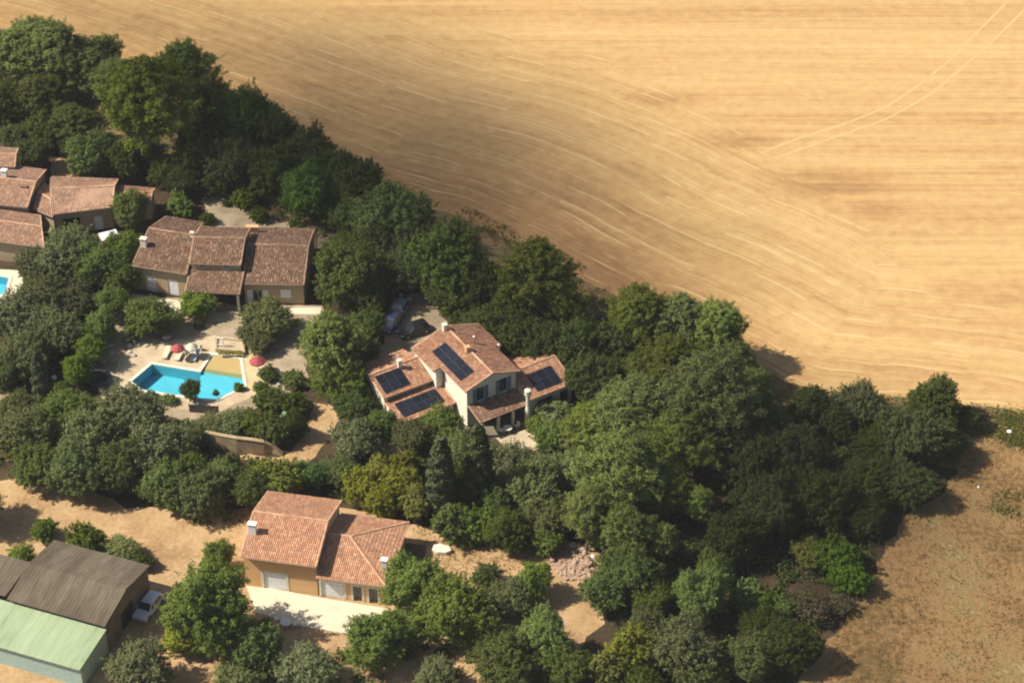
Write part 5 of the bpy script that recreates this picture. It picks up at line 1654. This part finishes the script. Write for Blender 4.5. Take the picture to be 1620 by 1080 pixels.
def table(px_, py_, r, label, mat='white'):
    X, Y = U(px_, py_, .74)
    root = empty('garden_table', (X, Y, 0), label, 'table', 'garden tables')
    mb = MB(); mb.lathe((X, Y, 0), [(r, .70), (r, .745)], 18); mb.build('tabletop', M[mat], root)
    for i in range(4):
        a = i * 1.571 + .5
        mb = MB(); mb.tube([(X + r * .75 * math.cos(a), Y + r * .75 * math.sin(a), 0.03), (X + r * .55 * math.cos(a), Y + r * .55 * math.sin(a), .70)], .03, 6); mb.build('leg', M[mat], root)


def chair(px_, py_, ang, label, mat='white'):
    X, Y = U(px_, py_, .45)
    root = empty('garden_chair', (X, Y, 0), label, 'chair', 'garden chairs', ang)
    fr = Fr(X, Y, ang)
    mb = MB(); mb.box(fr, -.24, .24, -.24, .24, .42, .47); mb.build('seat', M[mat], root)
    mb = MB(); mb.box(fr, -.24, -.19, -.24, .24, .475, .92); mb.build('backrest', M[mat], root)
    for xx, yy in ((-.2, -.2), (.2, -.2), (.2, .2), (-.2, .2)):
        mb = MB(); mb.box(fr, xx - .025, xx + .025, yy - .025, yy + .025, 0.03, .418); mb.build('leg', M[mat], root)


table(184, 499, .75, 'round white garden table at the rocky left corner of the pool garden')
table(396, 533, .55, 'small round white garden table among the grey-green shrubs by the right parasol')
chair(316, 549, 2.4, 'white garden chair right of the small cream parasol')
chair(296, 557, -.6, 'white garden chair between the left red parasol and the pale blue lounger')
table(803, 676, .55, 'low round table on the shaded veranda of the solar-panel house', 'offwhite')
chair(794, 680, 1.0, 'pale chair on the shaded veranda, left of the low table', 'offwhite')
chair(818, 672, 3.9, 'pale chair on the shaded veranda, right of the low table', 'offwhite')
table(452, 983, .6, 'white garden table in the tree shade on the cream terrace')
chair(436, 978, 0.3, 'white garden chair in the shade left of the terrace table')
chair(468, 986, 2.9, 'white garden chair right of the shaded terrace table')

# raised bed with a white frame at the beach end
p = [U(a, b) for a, b in ((341, 557), (388, 562), (386, 543), (342, 538))]
rb = empty('raised_bed', p[0], 'low tan raised planting bed with a white frame behind the beach end', 'planter')
mb = MB()
for i in range(4):
    a, b = Vector(p[i]), Vector(p[(i + 1) % 4])
    d = (b - a).normalized(); n = Vector((-d.y, d.x)) * .22
    A, B = a, b
    mb.add([(*A, 0), (*B, 0), (*(B + n), 0), (*(A + n), 0), (*A, .55 + i * .002), (*B, .55 + i * .002), (*(B + n), .55 + i * .002), (*(A + n), .55 + i * .002)], [(4, 5, 6, 7), (0, 1, 5, 4), (2, 3, 7, 6), (1, 2, 6, 5), (3, 0, 4, 7)])
mb.build('bed_wall', M['wall_buff'], rb)
sheet('bed_soil', offset(p, -.2), .38, M['pave'], kind=None, parent=rb)
f0 = Fr(*U(342, 551), R_(-12))
mb = MB(); mb.box(f0, 0, .1, 0, .1, 0.5, 1.7); mb.box(f0, .95, 1.05, 0, .1, 0.5, 1.7); mb.box(f0, .102, .948, 0.002, .098, 1.58, 1.68); mb.box(f0, .102, .948, 0.002, .098, .56, .66); mb.build('frame', M['white'], rb)
P = np.array([(*U(345 + 38 * random.random(), 558 + random.uniform(-2, 2), .6), .6 + random.uniform(-.15, .2)) for _ in range(420)])
o = bpy.data.objects.new('bedding_plants', quads_mesh('bedding_plants', P, sph(len(P)), np.full(len(P), .2), np.full(len(P), .13), M['leaf_yellow'])); COL.objects.link(o)
o.color = (1.3, 1.3, 1.0, 1)
tag(o, 'row of yellow-green bedding plants along the raised bed', 'plants', kind='stuff')

# fence panel below the pool
A, B = U(300, 652), U(346, 655)
fe = empty('pool_fence', A, 'low dark fence panel with pale posts below the blue pool', 'fence')
ff = Fr(*A, math.atan2(B[1] - A[1], B[0] - A[0])); Lf = math.hypot(B[0] - A[0], B[1] - A[1])
for k in range(7):
    mb = MB(); mb.box(ff, 0, Lf, -.012, .012, .12 + k * .16, .26 + k * .16); mb.build('board', M['frame_al'], fe)
for t in (0, .3, .68, 1):
    mb = MB(); mb.box(ff, t * Lf - .05, t * Lf + .05, .02, .12, 0, 1.45); mb.build('post', M['offwhite'], fe)

# trampoline
X, Y = U(155, 597, .8)
tp = empty('trampoline', (X, Y, 0), 'round black trampoline left of the pool terrace', 'trampoline')
mb = MB(); mb.lathe((X, Y, 0), [(1.25, .78), (1.25, .80)], 28); mb.build('jumping_mat', M['black'], tp)
mb = MB()
for i in range(28):
    a0, a1 = 6.2832 * i / 28, 6.2832 * (i + 1) / 28
    q = lambda a, r, z: (X + r * math.cos(a), Y + r * math.sin(a), z)
    mb.add([q(a0, 1.26, .80), q(a1, 1.26, .80), q(a1, 1.62, .82), q(a0, 1.62, .82), q(a0, 1.62, .72), q(a1, 1.62, .72)], [(0, 1, 2, 3), (3, 2, 5, 4)])
mb.build('rim_pad', M['frame_al'], tp)
for i in range(6):
    a = i * 1.047
    mb = MB(); mb.tube([(X + 1.5 * math.cos(a), Y + 1.5 * math.sin(a), 0), (X + 1.5 * math.cos(a), Y + 1.5 * math.sin(a), .74)], .03, 6); mb.build('leg', M['chrome'], tp)

# awning beside the salmon house
X, Y = U(172, 372, 2.3)
aw = empty('awning', (X, Y, 0), 'small white awning over the garden door of the salmon-roofed house', 'awning')
fa = Fr(X, Y, R_(25))
mb = MB(); p = [fa(-1.2, -.6, 2.1), fa(1.2, -.6, 2.1), fa(1.2, .7, 2.5), fa(-1.2, .7, 2.5)]
mb.add(p + [(q[0], q[1], q[2] - .06) for q in p], [(0, 1, 2, 3), (7, 6, 5, 4), (0, 4, 5, 1), (1, 5, 6, 2), (2, 6, 7, 3), (3, 7, 4, 0)]); mb.build('canopy', M['white'], aw)
for xx, yy, zz in ((-1.1, -.5, 2.08), (1.1, -.5, 2.08), (-1.1, .6, 2.4), (1.1, .6, 2.4)):
    mb = MB(); mb.box(fa, xx - .03, xx + .03, yy - .03, yy + .03, 0, zz); mb.build('post', M['white'], aw)


# rocks, slabs and rubble
def rock_mesh(seed, n=18):
    r = random.Random(seed)
    bm_v = []
    g = 2.39996
    import bmesh
    bm = bmesh.new()
    for i in range(n):
        z = 1 - 2 * (i + .5) / n; s = math.sqrt(1 - z * z)
        k = r.uniform(.75, 1.15)
        bm.verts.new((s * math.cos(i * g) * k, s * math.sin(i * g) * k, max(z * k, -.45)))
    bmesh.ops.convex_hull(bm, input=bm.verts)
    me = bpy.data.meshes.new('rock'); bm.to_mesh(me); bm.free()
    me.materials.append(M['rock'])
    return me


RM = [rock_mesh(i) for i in range(6)]


def rock(px_, py_, w, label, group, flat=.6, mat=None, name='rock', cat='rock'):
    s = w / PXM(px_, py_) / 2
    X, Y = U(px_, py_, s * flat * .4)
    o = bpy.data.objects.new(name, RM[(px_ + py_) % 6]); COL.objects.link(o)
    o.location = (X, Y, s * flat * .35); o.scale = (s, s * .85, s * flat); o.rotation_euler = (0, 0, (px_ * 13 + py_ * 7) % 6)
    if mat:
        o.data = o.data.copy(); o.data.materials[0] = M[mat]
    return tag(o, label, cat, group)


for a, b, w in ((186, 510, 15), (178, 523, 14), (172, 533, 12), (168, 546, 15), (160, 556, 13), (153, 567, 14), (147, 577, 12), (198, 488, 10), (190, 492, 12), (193, 531, 15), (186, 541, 11), (176, 559, 12), (205, 546, 13), (218, 545, 12), (232, 546, 10), (205, 556, 9), (212, 562, 10), (165, 572, 10), (262, 533, 17), (176, 545, 10)):
    rock(a, b, w, 'pale limestone rock edging the left side of the pool garden', 'rocks on the left side of the pool garden')
for a, b, w in ((330, 664, 13), (352, 666, 14), (366, 655, 9), (384, 649, 13), (399, 660, 12), (395, 667, 10), (407, 668, 8), (305, 668, 12), (345, 655, 9), (360, 676, 11), (428, 618, 14), (440, 608, 12), (452, 596, 14), (426, 640, 10), (240, 631, 14), (225, 640, 12), (275, 640, 12)):
    rock(a, b, w, 'pale limestone rock lying in the rock garden below the pool', 'rocks below the pool')
for a, b, w, l in ((634, 466, 9, 'small white stone beyond the farther parked car'), (674, 471, 8, 'long white stone at the edge of the gravel drive'), (594, 541, 6, 'little white stone at the lower left end of the gravel drive'), (648, 472, 6, 'tiny white stone between the two larger ones beyond the cars'), (1597, 683, 11, 'white boulder among the green weeds at the right edge'), (1548, 770, 6, 'little white stone on the dry meadow'), (332, 176, 11, 'pale dead stump glinting in the shaded upper left wood'), (938, 880, 10, 'white block alone right of the rubble heap'), (180, 700, 9, 'white stone glinting through a gap in the wood above the yard'), (86, 597, 12, 'white stone slab right of the lone cypress'), (160, 592, 4, 'tiny white pebble by the trampoline')):
    rock(a, b, w, l, None, .7, 'white')
# the well-like white slab right of the peach house
X, Y = U(700, 868, .3)
mb = MB(); fw = Fr(X, Y, R_(-20))
mb.prism([fw(*q)[:2] for q in ((-1.0, -.6), (-.3, -.8), (.6, -.55), (1.05, .05), (.5, .55), (-.5, .6), (-1.1, .2))], 0.0, .45)
tag(mb.build('stone_slab', M['offwhite']), 'broad white stone slab lying on the dirt right of the grey terrace', 'stone slab')
# orange plank-like gutter on the slope
a, b = U(622, 700, .5), U(650, 730, .5)
mb = MB(); fo_ = Fr(*a, math.atan2(b[1] - a[1], b[0] - a[0])); Lp = math.hypot(b[0] - a[0], b[1] - a[1])
mb.box(fo_, 0, Lp, -.18, .18, .3, .42); mb.box(fo_, .2, .35, -.15, .15, 0, .298); mb.box(fo_, Lp - .35, Lp - .2, -.15, .15, 0, .298)
tag(mb.build('garden_bench', M['tile_orange']), 'long narrow orange bench-like plank on the slope below the lean-to', 'bench')
sheet('small_patio', jag(px([(586, 700), (600, 690), (622, 700), (650, 735), (612, 722), (588, 712)]), 1, .2, 21), .012, M['wall_stone'])
# rubble heap
rp = []
for i in range(34):
    t = random.random()
    a, b = 862 + 72 * random.random(), 862 + 44 * random.random()
    if i > 22: a, b = 905 + 40 * random.random(), 890 + 45 * random.random()
    w = random.uniform(6, 12)
    o = rock(int(a), int(b), w, 'pinkish broken block in the rubble heap at the edge of the wood', 'blocks of the rubble heap', random.uniform(.5, .9), 'rubble', 'rubble_block', 'rubble')
    o.location.z += random.uniform(0, .35); o.rotation_euler = (random.uniform(-.4, .4), random.uniform(-.4, .4), random.uniform(0, 6))
rock(905, 860, 15, 'largest white block, on top of the rubble heap', None, .45, 'offwhite', 'rubble_block', 'rubble')
P = []
mb = MB()
for i in range(900):
    a, b = 858 + 85 * random.random(), 862 + 55 * random.random()
    if in_poly(a, b, [(862, 868), (900, 856), (925, 862), (945, 905), (935, 935), (900, 930), (870, 890)]):
        X, Y = U(a, b); s = random.uniform(.06, .2); f = Fr(X, Y, random.random() * 6)
        mb.box(f, -s, s, -s * .7, s * .7, 0, s * random.uniform(.6, 1.4))
tag(mb.build('rubble', M['rubble']), 'loose small rubble around the broken blocks', 'rubble', kind='stuff')

# ------------------------------------------------------------------ unseen cloud to the left, its puffs placed to shade wood, stubble and meadow
import bmesh
CL = [(350, 205, 75, 1.2), (455, 240, 85, 1.25), (560, 285, 85, 1.1), (660, 345, 90, 1.2), (760, 405, 90, 1.2), (860, 475, 85, 1.1), (930, 545, 75, 1.0),
      (540, 170, 120, .8), (680, 250, 120, .85), (830, 320, 110, .8), (960, 400, 90, .8), (400, 100, 105, .85), (260, 50, 85, .7), (70, 0, 95, .7), (770, 190, 125, .75), (570, 80, 110, .5), (910, 230, 105, .6), (1010, 310, 85, .5), (1080, 445, 80, .65), (650, 150, 90, .4),
      (1230, 740, 110, 1.5), (1330, 730, 95, 1.2), (1390, 800, 70, .7), (1200, 850, 90, .9), (1180, 990, 80, .4), (1290, 940, 70, .4), (1530, 900, 150, .35), (1500, 1050, 130, .5)]
ALT = 1900.0
bmc = bmesh.new()
bmesh.ops.create_icosphere(bmc, subdivisions=2, radius=1.0)
iv = np.array([v.co[:] for v in bmc.verts]); ifc = np.array([[v.index for v in f.verts] for f in bmc.faces])
bmc.free()
VS, FS, nb = [], [], 0
for cx, cy, r, dens in CL:
    s = PXM(cx, cy)
    rm = r / s
    X, Y = U(cx, cy)
    pr = 2.6
    n = int(dens * (math.pi * (rm * 1.05) ** 2 * 1.5) / (math.pi * pr ** 2) * 0.72)
    for k in range(n):
        a = random.uniform(0, 6.2832); q = rm * 1.15 * math.sqrt(random.random()) * random.uniform(.75, 1.1)
        gx_, gy_ = X + q * math.cos(a), Y + q * math.sin(a) * 1.25
        t = ALT / SUN_DIR.z * (1 + random.uniform(-.012, .012))
        c = Vector((gx_, gy_, 0)) + SUN_DIR * t
        rr = pr * random.uniform(.6, 1.4)
        VS.append(iv * rr * (1 + rng.normal(size=(len(iv), 1)) * .08) + np.array(c)); FS.append(ifc + nb); nb += len(iv)
mc = bpy.data.meshes.new('cloud')
mc.from_pydata(np.concatenate(VS).tolist(), [], np.concatenate(FS).tolist())
mc.polygons.foreach_set('use_smooth', [True] * len(mc.polygons))
mc.materials.append(M['cloud'])
co = bpy.data.objects.new('cloud', mc); COL.objects.link(co)
# thin summer haze between the camera and the ground
mv, tv, ov = nt('haze')
pv = nd(tv, 'ShaderNodeVolumePrincipled')
pv.inputs['Color'].default_value = (0.93, 0.95, 1.0, 1)
pv.inputs['Density'].default_value = 0.000085
tv.links.new(pv.outputs[0], ov.inputs['Volume'])
mb = MB(); mb.box(Fr(0, 0), -1700, 1700, -300, 2700, -4.0, 168.0)
ho = mb.build('haze', mv)
ho['kind'] = 'stuff'
ho['label'] = 'thin summer haze in the air'
tag(co, 'white cloud puffs outside the left of the view, unseen, placed for their shade', 'cloud', kind='structure')
bpy.context.view_layer.update()
